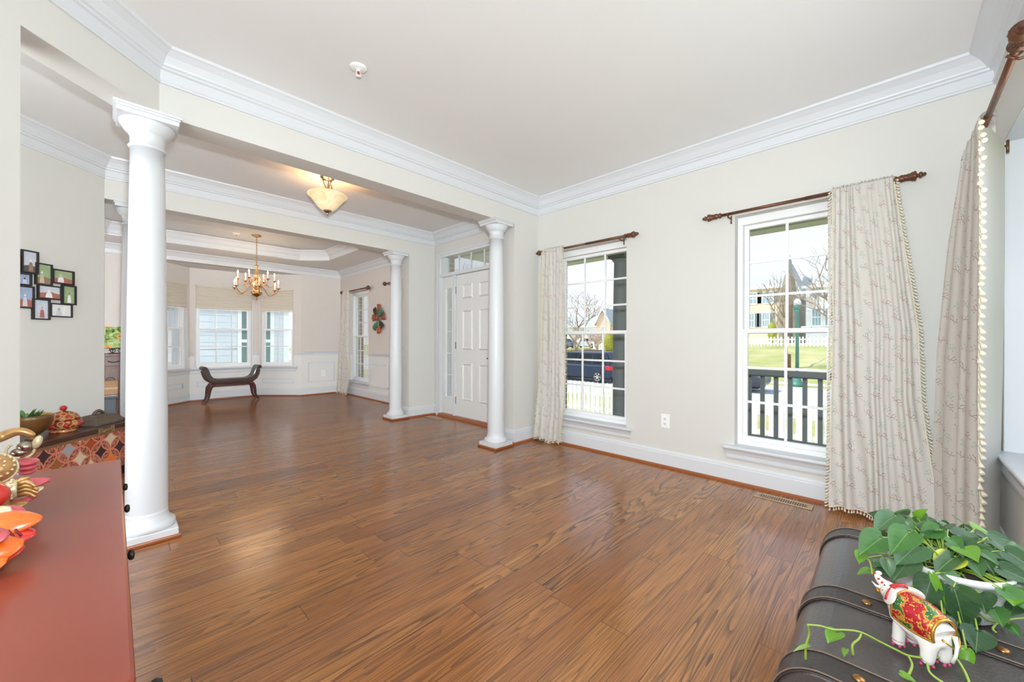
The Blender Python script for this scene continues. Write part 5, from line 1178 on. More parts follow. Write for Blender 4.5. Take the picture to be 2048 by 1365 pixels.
# ---- painted deity statue at the left edge, on the mahogany chest
def statue():
    GD = mat('statue_gold', srgb(205,160,104), 0.28, 0.55, var=0.2, scale=60); RD = mat('statue_red', srgb(214,48,36), 0.22, var=0.12, scale=40, coat=0.5); OR = mat('statue_orange', srgb(240,112,30), 0.25, var=0.22, scale=30, coat=0.4)
    PK = mat('statue_pink', srgb(196,84,92), 0.35, var=0.3, scale=50); CR = mat('statue_cream', srgb(216,200,160), 0.35, 0.3, var=0.3, scale=120); DK = mat('statue_dark_red', srgb(120,24,26), 0.35, var=0.2)
    r = thing('painted_statue', 'gold, red and orange painted statue at the left edge of the mahogany chest', 'statue')
    zb = 0.7205
    # body reclining behind the frame edge, arm reaching to the far side
    skin('body', [[(-0.26,1.22,0.755,.05),(-0.265,1.26,0.83,.058),(-0.265,1.32,0.91,.05),(-0.262,1.36,0.965,.024),(-0.26,1.39,1.01,.04),(-0.258,1.40,1.05,.034)],
                  [(-0.265,1.32,0.91,.05),(-0.22,1.40,0.875,.022),(-0.182,1.45,0.856,.013),(-0.160,1.45,0.867,.011),(-0.146,1.448,0.868,.010),(-0.134,1.446,0.858,.008),(-0.127,1.446,0.853,.0045)],
                  [(-0.265,1.32,0.91,.05),(-0.215,1.26,0.86,.020),(-0.165,1.225,0.80,.014),(-0.140,1.222,0.791,.013)],
                  [(-0.26,1.22,0.755,.05),(-0.21,1.12,0.775,.035),(-0.155,1.14,0.785,.028),(-0.16,1.23,0.762,.024)]], GD, r)
    q = MB(); q.sphere((0,0,0), (0.054,0.044,0.032), 20, 12, T(-0.182,1.15,0.800)); q.build('red_drape', RD, r)
    q = MB(); q.tube([(-0.185+0.047*math.cos(a),1.15+0.030*math.sin(a),0.800+0.012*math.sin(2*a)) for a in [2*PI*i/24 for i in range(24)]], 0.003, 6, closed=True); q.build('drape_fold', DK, r)
    q = MB(); M = T(-0.165,1.28,0.824) @ RY(0.55) @ RX(0.95) @ RX(PI)
    q.lathe([(0.0,-0.022),(0.012,-0.020),(0.022,-0.013),(0.028,-0.004),(0.031,0.004),(0.028,0.006),(0.0,0.004)], 28, M); q.build('gold_bowl', GD, r)
    q = MB(); q.tube([M @ Vector((0.0315*math.cos(a),0.0315*math.sin(a),0.004)) for a in [2*PI*i/28 for i in range(28)]], 0.0024, 6, closed=True)
    for i in range(16):
        a = 2*PI*i/16; q.sphere(M @ Vector((0.0235*math.cos(a),0.0235*math.sin(a),-0.0125)), 0.0028, 7, 5)
    for i in range(7):
        a = 2*PI*i/7; q.sphere(M @ Vector((0.010*math.cos(a),0.010*math.sin(a),-0.0215)), 0.0026, 7, 5)
    q.build('bowl_rim', CR, r)
    # mouse-like gilt ornament with beaded collar
    q = MB(); q.sphere((-0.140,1.42,0.835), (0.013,0.013,0.012), 16, 10); q.sphere((-0.148,1.42,0.824), (0.014,0.013,0.010), 16, 10); q.build('ornament', NICKEL, r)
    q = MB(); q.sphere((0,0,0), (0.008,0.010,0.016), 12, 8, T(-0.122,1.42,0.842) @ RY(0.3)); q.build('ornament_leaf', CR, r)
    q = MB()
    for i in range(18):
        a = PI*0.75+PI*1.2*i/17; q.sphere((-0.146+0.020*math.cos(a),1.418,0.828+0.020*math.sin(a)), 0.0030, 8, 6)
    q.build('beaded_collar', CR, r)
    q = MB()
    for i in range(3): q.sphere((0,0,0), (0.020-0.003*i,0.030,0.007), 16, 8, T(-0.135+0.001*i,1.39,0.806-0.010*i) @ RY(0.1))
    q.build('pink_folds', PK, r)
    # hand with five fingers resting by a lotus bud
    q = MB()
    for i,(dz,L) in enumerate(((0.011,0.014),(0.004,0.0175),(-0.003,0.0175),(-0.010,0.014))):
        q.tube([(-0.128,1.218,0.788+dz),(-0.118,1.216,0.790+dz*1.05),(-0.116+L*0.3,1.212,0.787+dz*1.0),(-0.120+L,1.206,0.780+dz*0.95)], [.0042,.0042,.0038,.0026], 8)
    q.tube([(-0.131,1.220,0.799),(-0.124,1.222,0.806),(-0.114,1.222,0.807)], [.0042,.0040,.0028], 8); q.build('fingers', GD, r)
    q = MB(); q.lathe([(0.016,-0.006),(0.017,0.0),(0.017,0.006),(0.016,0.008)], 18, T(-0.137,1.222,0.790) @ RY(PI/2)); 
    for i in range(12): a = 2*PI*i/12; q.sphere((-0.136,1.222+0.0175*math.cos(a),0.790+0.0175*math.sin(a)), 0.003, 7, 5)
    q.build('bracelet', CR, r)
    def petal(nm, base, tip, w_, m_, up=(0,0,1), cup=0.25):
        B, Tp = Vector(base), Vector(tip); d = Tp-B; L = d.length; d.normalize(); s = d.cross(Vector(up)).normalized(); n = s.cross(d)
        q = MB()
        def f(u, v):
            h = math.sin(PI*min(1,0.12+0.88*v))**0.75 if v < 1 else 0.0; x = (u*2-1)*h*w_/2
            return tuple(B+d*(L*v)+s*x+n*(cup*w_*(u*2-1)**2*h*-1+0.10*L*math.sin(PI*v)))
        q.grid(f, 12, 14); o_ = q.build(nm, m_, r, solid=0.008, sub=1); return o_
    petal('lotus_petal', (-0.150,1.27,0.782), (-0.090,1.245,0.789), 0.040, PK, (0,-0.3,1)); petal('lotus_petal', (-0.152,1.26,0.770), (-0.098,1.236,0.776), 0.034, CR, (0,-0.5,1)); petal('lotus_petal', (-0.155,1.25,0.758), (-0.104,1.235,0.765), 0.036, PK, (0,-0.4,1)); petal('lotus_petal', (-0.16,1.23,0.752), (-0.116,1.225,0.757), 0.034, GD, (0,-0.2,1))
    petal('skirt_petal', (-0.150,1.09,0.784), (-0.106,1.070,0.779), 0.040, PK, (-0.2,-0.6,1)); petal('skirt_petal', (-0.155,1.08,0.776), (-0.120,1.078,0.790), 0.03, CR, (0,-1,0.5))
    petal('base_petal', (-0.165,1.06,0.776), (-0.084,1.045,0.772), 0.050, OR, (-0.1,-0.7,1)); petal('base_petal', (-0.16,1.05,0.757), (-0.090,1.035,0.752), 0.048, RD, (-0.1,-0.6,1)); petal('base_petal', (-0.165,1.00,0.775), (-0.112,0.975,0.776), 0.046, PK, (0,-0.6,1)); petal('base_petal', (-0.17,0.99,0.757), (-0.098,0.985,0.756), 0.056, OR, (0,-0.8,1)); petal('base_petal', (-0.175,0.975,0.744), (-0.112,0.965,0.742), 0.050, OR, (0,-0.7,1)); petal('base_petal', (-0.165,1.02,0.745), (-0.100,1.00,0.742), 0.06, RD, (0,-0.5,1))
    q = MB()
    for i in range(6): q.tube([(-0.150+0.008*i,1.038-0.004*i,0.772),(-0.143+0.008*i,1.030-0.004*i,0.762)], 0.0018, 5)
    q.build('carved_lines', DK, r)
    q = MB(); q.lathe([(0.0,0.0),(0.085,0.0),(0.088,0.014),(0.075,0.030),(0.0,0.032)], 32, T(-0.235,1.16,zb) @ Matrix.Diagonal((1.0,2.1,1,1))); q.build('plinth', DK, r)
statue()

# ================================================================ OUTSIDE
def gz(x, y):
    """ground height"""
    if x < 8.0: return -0.90
    if x < 13.5: return lerp(-0.90,-1.30,(x-8.0)/5.5)
    if x < 27.3: return -1.30
    rise = 0.1062 if y < 17 else lerp(0.1062,0.05,min(1,(y-17)/10))
    return -1.28+rise*(min(x,47)-27.3)
def grass_mat():
    m, t, b = newmat('lawn'); o = t.obj(); n1 = t.noise(o, 0.35, 4, 0.6); n2 = t.noise(o, 6.0, 4, 0.7)
    c = t.ramp(n1, [(0.32,srgb(150,160,92)),(0.5,srgb(184,180,118)),(0.66,srgb(206,194,150))]); c = t.mix(t.math('MULTIPLY',n2,0.5), c, srgb(126,138,76))
    t.l.new(c, b.inputs['Base Color']); b.inputs['Roughness'].default_value = 0.95; return m
GRASS = grass_mat()
q = MB(); q.smooth = True
xs = [3.62,5.2,8,10,13.5,20,27.3,31,35,40,47,60,90,140]; ys = [-60,-25,-10,0,8,12,17,20,23,27,33,45,70,120]
vs = [(x,y,gz(x,y)) for y in ys for x in xs]; nx = len(xs)
q.add(vs, [(j*nx+i,j*nx+i+1,(j+1)*nx+i+1,(j+1)*nx+i) for j in range(len(ys)-1) for i in range(nx-1)])
q.add([(-20,9.2,-0.5),(3.6,9.2,-0.5),(3.6,60,-0.5),(-20,60,-0.5)], [(0,1,2,3)]); q.add([(-20,-30,-0.9),(3.62,-30,-0.9),(3.62,-1.0,-0.9),(-20,-1.0,-0.9)], [(0,1,2,3)])
tag(q.build('lawn', GRASS), 'sunlit green and straw coloured lawn across the street', 'grass', kind='stuff')
ASPH = mat('asphalt', srgb(196,195,198), 0.9, var=0.08, scale=3); CONC = mat('concrete', srgb(222,218,208), 0.9, var=0.06, scale=4)
q = MB(); q.box(14.6,23.6,-60,120,-1.5,-1.28); struct(q.build('street', ASPH))
q = MB(); q.box(23.6,23.85,-60,120,-1.5,-1.20); struct(q.build('curb', CONC))
q = MB(); q.box(26.0,27.2,-60,120,-1.5,-1.27); struct(q.build('sidewalk', CONC))
# porch
PGREY = mat('porch_paint_grey', srgb(124,127,128), 0.7, var=0.06); PWHITE = mat('porch_soffit_white', srgb(222,226,220), 0.7, var=0.02); PDECK = mat('porch_deck', srgb(120,118,114), 0.7, var=0.08)
q = MB(); q.box(3.625,5.35,-3.2,4.9,-0.32,-0.14); struct(q.build('porch_floor', PDECK))
q = MB(); q.box(3.625,5.6,-3.2,5.0,2.42,2.50)
for i in range(54): q.box(3.63,5.0,-3.15+i*0.15,-3.135+i*0.15,2.414,2.4195)
struct(q.build('porch_ceiling', PWHITE))
q = MB(); q.box(4.99,5.21,-3.2,5.0,2.305,2.4195); struct(q.build('porch_beam', PWHITE))
def porch_column(label, y):
    r = thing('porch_column', label, 'porch column', (5.10,y,-0.14))
    q = MB(); q.lathe([(0.115,0.0),(0.112,0.06),(0.104,0.08),(0.102,1.6),(0.090,2.33),(0.086,2.36)], 28); q.build('shaft', PGREY, r)
    q = MB(); q.box(-0.14,0.14,-0.14,0.14,0.0,0.05); q.box(-0.13,0.13,-0.13,0.13,2.40,2.443); q.lathe([(0.088,2.34),(0.10,2.36),(0.12,2.385),(0.125,2.40)], 28); q.build('base_and_cap', PGREY, r)
porch_column('dark porch column seen through the left living room window', 2.81)
def railing(label, y0, y1):
    r = thing('porch_railing', label, 'railing', (5.10,0,-0.14))
    q = MB(); q.box(-0.045,0.045,y0,y1,0.83,0.90); q.build('top_rail', PGREY, r, bevel=0.008)
    q = MB(); q.box(-0.03,0.03,y0,y1,0.10,0.16); q.build('bottom_rail', PGREY, r, bevel=0.005)
    n = int((y1-y0)/0.128)
    for i in range(n):
        y = y0+0.064+0.128*i; q = MB(); q.box(-0.019,0.019,y-0.019,y+0.019,0.161,0.829); q.build('baluster', PGREY, r)
railing('dark grey porch railing outside the right living room window', -0.42, 2.72)
# near picket fence: rails, posts, pointed pickets
PW = mat('fence_white', srgb(244,243,238), 0.6, var=0.02)
def fence(label, x, y0, y1, z0, h, pitch, pw, thick=0.02, every=2.4, individual=True):
    r = thing('picket_fence', label, 'fence', (x,0,z0))
    for zz in (0.22,0.66):
        q = MB(); q.box(0.021,0.055,y0,y1,h*zz,h*zz+0.085); q.build('rail', PW, r)
    y = y0+0.3
    while y < y1:
        q = MB(); q.box(0.03,0.13,y-0.05,y+0.05,-0.1,h*0.93); q.box(0.02,0.14,y-0.06,y+0.06,h*0.93,h*0.95); q.build('post', PW, r); y += every
    n = int((y1-y0)/pitch); bm = MB()
    for i in range(n):
        yc = y0+pitch*(i+.5); a = pw/2; q = MB() if individual else bm
        pts = [(yc-a,0.03),(yc+a,0.03),(yc+a,h-0.12),(yc+a*0.55,h-0.115),(yc+a*0.95,h-0.07),(yc,h),(yc-a*0.95,h-0.07),(yc-a*0.55,h-0.115),(yc-a,h-0.12)]
        k = len(pts); q.add([(0.0,y_,z_) for y_,z_ in pts]+[(thick,y_,z_) for y_,z_ in pts], [tuple(range(k)),tuple(reversed(range(k,2*k)))]+[(j,(j+1)%k,k+(j+1)%k,k+j) for j in range(k)])
        if individual: q.build('picket', PW, r)
    if not individual: bm.build('pickets', PW, r)
    return r
fence('white picket fence just beyond the porch railing', 8.8, 0.6, 7.6, -0.93, 0.94, 0.142, 0.092)
fence('low white picket fence far across the lawn by the houses', 45.0, 2.0, 16.0, 0.60, 0.95, 0.28, 0.16, individual=False, every=4.0)
fence('white picket fence far behind the minivan by the parked cars', 46.0, 26.5, 29.5, -0.2, 1.0, 0.30, 0.2, individual=False, every=4.0)

# vehicles ------------------------------------------------------------------
CGLASS = mat('car_glass', srgb(22,30,34), 0.1, var=0.05); TYRE = mat('tyre', srgb(34,34,36), 0.8); RIM = mat('alloy_rim', srgb(214,212,208), 0.3, 0.5); TAIL = mat('tail_lamp_red', srgb(206,24,32), 0.2, var=0.1, emis=(0.8,0.05,0.06,1), estr=0.15)
def vehicle(kind, name, label, cat, loc, rz, col, L=4.8, Wd=1.9, Hh=1.7, minivan=True):
    """local x = forward, length L centred, y = width"""
    r = thing(name, label, cat, loc, rz); BODY = mat('car_paint_'+kind, col, 0.35, 0.0, var=0.03, coat=0.25)
    h = L/2; b = 0.28
    if minivan: prof = [(-h,b+.12),(-h-0.02,0.62),(-h+0.05,0.98),(-h+0.30,Hh-0.10),(-h+0.55,Hh),(0.35,Hh),(0.75,Hh-0.05),(h-0.95,1.02),(h-0.25,0.86),(h,0.62),(h,b+.12),(h-0.1,b),(-h+0.1,b)]
    else: prof = [(-h,b+.15),(-h,0.72),(-h+0.10,0.95),(-h+0.75,0.99),(-h+1.25,Hh-0.08),(-h+1.6,Hh),(0.0,Hh),(0.3,Hh-0.05),(h-1.5,0.97),(h-0.35,0.85),(h,0.66),(h,b+.15),(h-0.1,b),(-h+0.1,b)]
    low = [p for p in prof if p[1] <= 1.0]; cb = 0.93
    if minivan: low = [(-h,b+.12),(-h-0.02,0.62),(-h+0.03,0.97),(h-1.05,0.99),(h-0.35,0.88),(h,0.62),(h,b+.12),(h-0.1,b),(-h+0.1,b)]; C0, C1, T0, T1 = -h+0.035, h-1.10, -h+0.42, 0.55
    else: low = [(-h,b+.15),(-h,0.72),(-h+0.08,0.93),(h-1.5,0.96),(h-0.35,0.86),(h,0.66),(h,b+.15),(h-0.1,b),(-h+0.1,b)]; C0, C1, T0, T1 = -h+0.75, h-1.45, -h+1.45, 0.15
    q = MB(); q.prism(low, -Wd/2, Wd/2, RX(PI/2)); bd = q.build('body', BODY, r, bevel=0.06, bseg=3)
    wb, wt = Wd/2-0.03, Wd/2-0.20
    q = MB(); q.add([(C0,-wb,cb),(C1,-wb,cb),(C1,wb,cb),(C0,wb,cb),(T0,-wt,Hh),(T1,-wt,Hh),(T1,wt,Hh),(T0,wt,Hh)], [(3,2,1,0),(4,5,6,7),(0,1,5,4),(1,2,6,5),(2,3,7,6),(3,0,4,7)]); q.build('cabin', BODY, bd, bevel=0.05, bseg=3)
    wx = (-h+0.85, h-0.95)
    def on_side(f, g, s, off=0.006):
        """point on the cabin side: f along, g up"""
        z = lerp(cb,Hh,g); x0 = lerp(C0,T0,g); x1 = lerp(C1,T1,g); return (lerp(x0,x1,f), s*(lerp(wb,wt,g)+off), z)
    spans = ((0.05,0.30),(0.325,0.62),(0.645,0.93)) if minivan else ((0.06,0.47),(0.50,0.94))
    for s in (1,-1):
        for f0,f1 in spans:
            q = MB(); P_ = [on_side(f0,0.16,s),on_side(f1,0.16,s),on_side(f1,0.86,s),on_side(f0,0.86,s)]; Q_ = [on_side(f0,0.16,s,-0.02),on_side(f1,0.16,s,-0.02),on_side(f1,0.86,s,-0.02),on_side(f0,0.86,s,-0.02)]
            q.add(P_+Q_, [(0,1,2,3),(7,6,5,4),(0,4,5,1),(1,5,6,2),(2,6,7,3),(3,7,4,0)]); q.build('side_window', CGLASS, bd)
        if minivan:
            q = MB(); q.box(-h-0.01,-h+0.34,s*(Wd/2-0.20),s*(Wd/2+0.012),0.74,0.96); q.build('tail_lamp', TAIL, bd, bevel=0.03)
    for xa,xb,ya,yb_ in ((lerp(C0,T0,0.18)-0.012,lerp(C0,T0,0.86)-0.012,wb-0.12,wt-0.08),(lerp(C1,T1,0.12)+0.012,lerp(C1,T1,0.88)+0.012,wb-0.12,wt-0.08)):
        g0, g1 = (0.18,0.86) if xa < 0 else (0.12,0.88); z0_, z1_ = lerp(cb,Hh,g0), lerp(cb,Hh,g1)
        q = MB(); q.add([(xa,-ya,z0_),(xa,ya,z0_),(xb,yb_,z1_),(xb,-yb_,z1_)], [(0,1,2,3)]); q.build('rear_window' if xa < 0 else 'windscreen', CGLASS, bd, solid=0.02)
    if minivan:
        q = MB()
        for s in (-1,1): q.tube([(T0+0.15,s*(wt-0.08),Hh),(T0+0.3,s*(wt-0.08),Hh+0.06),(T1-0.3,s*(wt-0.08),Hh+0.06),(T1-0.15,s*(wt-0.08),Hh)], 0.02, 6)
        q.build('roof_rails', BLACKM, bd)
    for x in wx:
        for s in (1,-1):
            q = MB(); M = T(x,s*(Wd/2-0.08),0.34) @ RX(-s*PI/2)
            q.lathe([(0.20,-0.12),(0.32,-0.12),(0.34,-0.09),(0.34,0.06),(0.32,0.095),(0.235,0.10),(0.225,0.085)], 28, M); wl = q.build('tyre', TYRE, r)
            q = MB(); q.lathe([(0.0,0.06),(0.05,0.085),(0.05,0.09),(0.0,0.09)], 12, M); q.lathe([(0.225,0.05),(0.235,0.09),(0.215,0.092),(0.205,0.05)], 28, M)
            for k in range(6):
                a = 2*PI*k/6; q.tube([M @ Vector((0.04*math.cos(a),0.04*math.sin(a),0.085)), M @ Vector((0.215*math.cos(a),0.215*math.sin(a),0.075))], [0.03,0.022], 6)
            q.build('rim', RIM, wl)
    q = MB(); q.box(-h+0.2,h-0.2,-Wd/2+0.15,Wd/2-0.15,0.20,0.30); q.build('underbody', TYRE, r)
    return r
vehicle('navy', 'minivan', 'dark blue minivan parked across the fence outside the left window', 'car', (20.0,13.55,-1.28), PI/2, srgb(30,42,66), 5.0, 1.95, 1.74)
vehicle('charcoal', 'sedan', 'dark car nose showing at the left edge of the right window', 'car', (21.2,6.55,-1.28), -PI/2, srgb(52,56,66), 4.7, 1.85, 1.42, False)
vehicle('silver', 'sedan', 'silver car parked far beyond the minivan', 'car', (50.0,33.2,0.02), PI/2, srgb(190,198,206), 4.7, 1.85, 1.48, False)
vehicle('slate', 'sedan', 'dark blue grey car parked far beyond the minivan', 'car', (48.5,36.6,-0.05), PI/2, srgb(96,106,124), 4.7, 1.85, 1.5, False)
# lamp post
def lamp_post():
    r = thing('lamp_post', 'green street lamp post on the verge outside the right window', 'lamp post', (25.1,3.62,-1.29)); G = mat('lamp_post_green', srgb(78,132,120), 0.5, 0.2, var=0.06)
    q = MB(); q.lathe([(0.28,0.0),(0.30,0.1),(0.26,0.16),(0.20,0.30),(0.18,0.42),(0.115,0.55),(0.10,0.7)], 20); q.build('base', G, r)
    q = MB(); q.lathe([(0.085,0.6),(0.072,3.9),(0.10,3.94),(0.10,4.0),(0.075,4.04)], 20); q.build('pole', G, r)
    q = MB(); q.lathe([(0.08,4.03),(0.14,4.10),(0.17,4.26),(0.155,4.28)], 20); q.build('lantern_holder', G, r)
    q = MB(); q.lathe([(0.15,4.28),(0.17,4.36),(0.15,4.50),(0.08,4.60),(0.0,4.62)], 20); q.build('globe', mat('lamp_globe', srgb(235,238,238), 0.3, var=0.02), r)
lamp_post()
# trees
BARK = mat('pale_bark', srgb(158,140,124), 0.9, var=0.25, scale=8); BARK2 = mat('pinkish_twigs', srgb(186,164,150), 0.9, var=0.2, scale=8)
def bare_tree(label, loc, h, seed, m_, r0=0.12, spread=0.55, depth=6, group=None, first=0.3):
    r = thing('bare_tree', label, 'tree', loc, group=group); rnd = random.Random(seed); tr = MB(); br = MB()
    def grow(p, d, L, rad, k):
        n = 3; pts = [p]; q_ = d.copy()
        for i in range(n):
            q_ = (q_+Vector((rnd.uniform(-.16,.16),rnd.uniform(-.16,.16),rnd.uniform(-.02,.10)))).normalized(); pts.append(pts[-1]+q_*(L/n))
        (tr if k == depth else br).tube(pts, [lerp(rad,rad*0.68,i/n) for i in range(n+1)], 6 if k > 2 else 4)
        if k == 0: return
        for c in range(rnd.choice((2,3,3)) if k > 1 else 2):
            a = rnd.uniform(0,2*PI); s = rnd.uniform(0.5,1.0)*spread*2
            nd = (q_+Vector((math.cos(a)*s,math.sin(a)*s,rnd.uniform(-.1,.35)))).normalized()
            grow(pts[-1] if c else pts[rnd.choice((2,3))], nd, L*rnd.uniform(.62,.85), rad*0.62, k-1)
    grow(Vector((0,0,-0.1)), Vector((0,0,1)), h*first, r0, depth)
    tr.build('trunk', m_, r); br.build('branches', m_, r); return r
bare_tree('slender bare street tree beside the lamp post', (32.0,5.12,-0.85), 7.5, 5, BARK, 0.13, 0.35, 5)
q = MB(); q.lathe([(0.17,0.0),(0.16,1.05),(0.15,1.08)], 14, T(32.0,5.12,-0.85)); tag(q.build('trunk_guard', mat('trunk_wrap', srgb(120,96,72), 0.9, var=0.2)), 'brown wrap around the foot of the slender bare street tree', 'tree guard')
bare_tree('bare tree whose thin branches reach into the top of the right window', (17.5,0.4,-1.2), 6.5, 11, BARK, 0.12, 0.6, 6)
bare_tree('bare tree with long twigs in the upper half of the left window', (24.9,17.4,-1.28), 8.0, 23, BARK, 0.14, 0.6, 6)
for i,(x,y,h,s) in enumerate(((42.6,27.8,5.2,31),(43,27.0,5.5,37),(39,24.6,4.6,41),(44,30.5,6.0,43))):
    bare_tree(['pale pinkish bare tree behind the minivan roof','bushy pinkish bare tree behind the hedge','small bare tree at the right of the left window view','tall pinkish bare tree farthest left behind the cars'][i], (x,y,gz(x,y)), h, s, BARK2, 0.16, 0.8, 6, 'pinkish bare trees across the street', 0.2)
bare_tree('bare tree beyond the dining room side window', (13.0,16.5,-1.28), 7.0, 51, BARK, 0.15, 0.7, 6)
bare_tree('second bare tree in the dining room side window', (16.5,27.0,-1.3), 8.0, 53, BARK2, 0.18, 0.7, 6)
def shrub(name, label, loc, rx, ry, rz_, cols, n, seed, cat='shrub'):
    r = thing(name, label, cat, loc); rnd = random.Random(seed); q = MB()
    for i in range(n):
        a = rnd.uniform(0,2*PI); z = rnd.uniform(-1,1); k = math.sqrt(1-z*z)*rnd.uniform(.75,1.05); c = Vector((rx*k*math.cos(a),ry*k*math.sin(a),rz_*(1+z)))
        s = rnd.uniform(.05,.11)*max(rx,0.6); d = Vector((rnd.uniform(-1,1),rnd.uniform(-1,1),rnd.uniform(-1,1))).normalized(); e = d.orthogonal().normalized()*s; f = d.cross(e)
        q.cur = i % len(cols); q.add([c-e,c-f*0.6,c+e,c+f*0.6], [(0,1,2,3)])
    q.build('foliage', cols, r); q = MB(); q.sphere((0,0,rz_), (rx*0.75,ry*0.75,rz_*0.9), 14, 9); q.tube([(0,0,0),(0,0,rz_*0.4)], rx*0.15, 6); q.build('inner_mass', cols[0], r)
YG = [mat('yellow_green', srgb(150,150,52), 0.8, var=0.2), mat('yellow_leaf', srgb(196,186,70), 0.8, var=0.2)]; OG = [mat('olive_hedge', srgb(150,140,78), 0.8, var=0.2), mat('tan_hedge', srgb(196,172,104), 0.8, var=0.2)]
shrub('evergreen_shrub', 'yellow green conical shrub in front of the brick house', (47.5,8.95,0.8), 0.5, 0.55, 1.2, YG, 420, 3)
shrub('hedge', 'clipped olive hedge behind the minivan', (40.0,27.3,-0.60), 0.8, 2.4, 0.42, OG, 700, 4, 'hedge')
shrub('evergreen_shrub', 'yellow green bush right of the left window view, behind the porch column', (42.0,24.6,-0.55), 0.9, 0.8, 1.4, YG, 420, 6)

# houses ----------------------------------------------------------------------
BRICK = None
def brick(name, c1_, c2_, mort, scale, axis=0):
    m, t, b = newmat(name); o = t.obj(); x, y, z = t.sep(o); n = t.node('ShaderNodeTexBrick'); t.l.new(t.comb(t.math('ADD',y,x), z), n.inputs['Vector'])
    n.inputs['Color1'].default_value = c1_; n.inputs['Color2'].default_value = c2_; n.inputs['Mortar'].default_value = mort; n.inputs['Scale'].default_value = scale; n.inputs['Mortar Size'].default_value = 0.012
    n.inputs['Brick Width'].default_value = 0.21*scale/scale; n.inputs['Row Height'].default_value = 0.07; t.l.new(n.outputs[0], b.inputs['Base Color']); b.inputs['Roughness'].default_value = 0.9; return m
BRICK = brick('tan_brick', srgb(206,176,148), srgb(222,198,170), srgb(226,218,204), 1.0); BRICK2 = brick('house_brick', srgb(140,120,104), srgb(160,138,120), srgb(196,188,176), 1.0)
def lap(name, c, pitch):
    m, t, b = newmat(name); x, y, z = t.sep(t.obj()); f = t.math('FRACT', t.math('DIVIDE', z, pitch)); nz = t.noise(t.obj(), 3, 2)
    base = t.mix(t.math('MULTIPLY',nz,0.12), c, srgb(200,200,200)); t.l.new(base, b.inputs['Base Color']); b.inputs['Roughness'].default_value = 0.7
    t.l.new(t.bump(t.math('SUBTRACT',1.0,f), 1.0, 0.02), b.inputs['Normal']); return m
WSID = lap('white_siding', srgb(238,238,236), 0.16); TSID = lap('beige_siding', srgb(214,204,190), 0.16); ROOF = mat('grey_shingles', srgb(178,183,187), 0.95, var=0.12, scale=14); SHUT = mat('grey_shutter', srgb(110,124,132), 0.7); HGL = mat('house_window_glass', srgb(150,172,184), 0.15, var=0.1, scale=2); FASC = mat('fascia_white', srgb(245,245,242), 0.6, var=0.01)
def house(label, x, y0, y1, zb, ze, zr, depth, wm, wins, gable_front=False, oh=0.4, shutters=True):
    """front face at x, facing the street (-X)"""
    r = thing('house', label, 'house', (x,0,0)); q = MB(); q.box(0,depth,y0,y1,zb-1.0,ze); q.build('walls', wm, r)
    q = MB(); xm = depth/2; ym = (y0+y1)/2; th = 0.18
    if gable_front:
        a = (zr-ze)/((y1-y0)/2)
        for s,yy in ((-1,y0-oh),(1,y1+oh)):
            q.add([(-oh,yy,ze-a*oh),(depth+oh,yy,ze-a*oh),(depth+oh,ym,zr),(-oh,ym,zr),(-oh,yy,ze-a*oh+th),(depth+oh,yy,ze-a*oh+th),(depth+oh,ym,zr+th),(-oh,ym,zr+th)], [(0,1,2,3),(7,6,5,4),(0,3,7,4),(1,5,6,2),(0,4,5,1),(3,2,6,7)])
    else:
        a = (zr-ze)/xm
        for s,xx in ((-1,-oh),(1,depth+oh)):
            q.add([(xx,y0-oh,ze-a*oh),(xx,y1+oh,ze-a*oh),(xm,y1+oh,zr),(xm,y0-oh,zr),(xx,y0-oh,ze-a*oh+th),(xx,y1+oh,ze-a*oh+th),(xm,y1+oh,zr+th),(xm,y0-oh,zr+th)], [(0,1,2,3),(7,6,5,4),(0,3,7,4),(1,5,6,2),(0,4,5,1),(3,2,6,7)])
    q.build('roof', ROOF, r)
    q = MB()
    if gable_front: q.add([(0,y0,ze),(0,y1,ze),(0,ym,zr),(depth,y0,ze),(depth,y1,ze),(depth,ym,zr)], [(0,1,2),(3,5,4)])
    else: q.add([(0,y0,ze),(depth,y0,ze),(xm,y0,zr),(0,y1,ze),(depth,y1,ze),(xm,y1,zr)], [(0,1,2),(3,5,4)])
    q.build('gable', wm, r)
    q = MB()
    if gable_front:
        for yy in (y0-oh,y1+oh): q.tube([(-oh-0.03,yy,ze-a*oh+0.1),(-oh-0.03,ym,zr+0.1)], 0.13, 4)
    else: q.box(-oh-0.06,-oh,y0-oh,y1+oh,ze-a*oh-0.10,ze-a*oh+0.22)
    q.build('fascia', FASC, r)
    for (a0,a1,c0,c1) in wins:
        q = MB(); ring(q, a0-0.09, a1+0.09, c0-0.09, c1+0.09, .1,.1,.1,.1, 0.0, 0.06, RZ(PI/2))
        w_ = q.build('window', FASC, r)
        q = MB(); q.box(-0.02,0.0,a0,a1,c0,c1); q.build('pane', HGL, w_)
        q = MB(); q.box(-0.04,-0.02,a0,a1,(c0+c1)/2-0.04,(c0+c1)/2+0.04)
        for k in (1,2): q.box(-0.035,-0.02,lerp(a0,a1,k/3)-0.02,lerp(a0,a1,k/3)+0.02,c0,c1)
        q.build('muntins', FASC, w_)
        if shutters:
            for yy in (a0-0.52,a1+0.12): q = MB(); q.box(-0.07,-0.02,yy,yy+0.40,c0,c1); q.build('shutter', SHUT, w_)
    return r
house('tan brick house with grey shutters and grey roof seen in the right window', 52.0, 9.2, 21.0, 0.6, 7.5, 11.3, 8.5, BRICK, [(9.75,10.75,5.45,6.65),(11.35,12.35,5.45,6.65),(10.1,10.75,2.75,4.3),(11.6,12.35,2.75,4.3),(14.0,15.0,5.45,6.65),(14.0,15.0,2.75,4.3)])
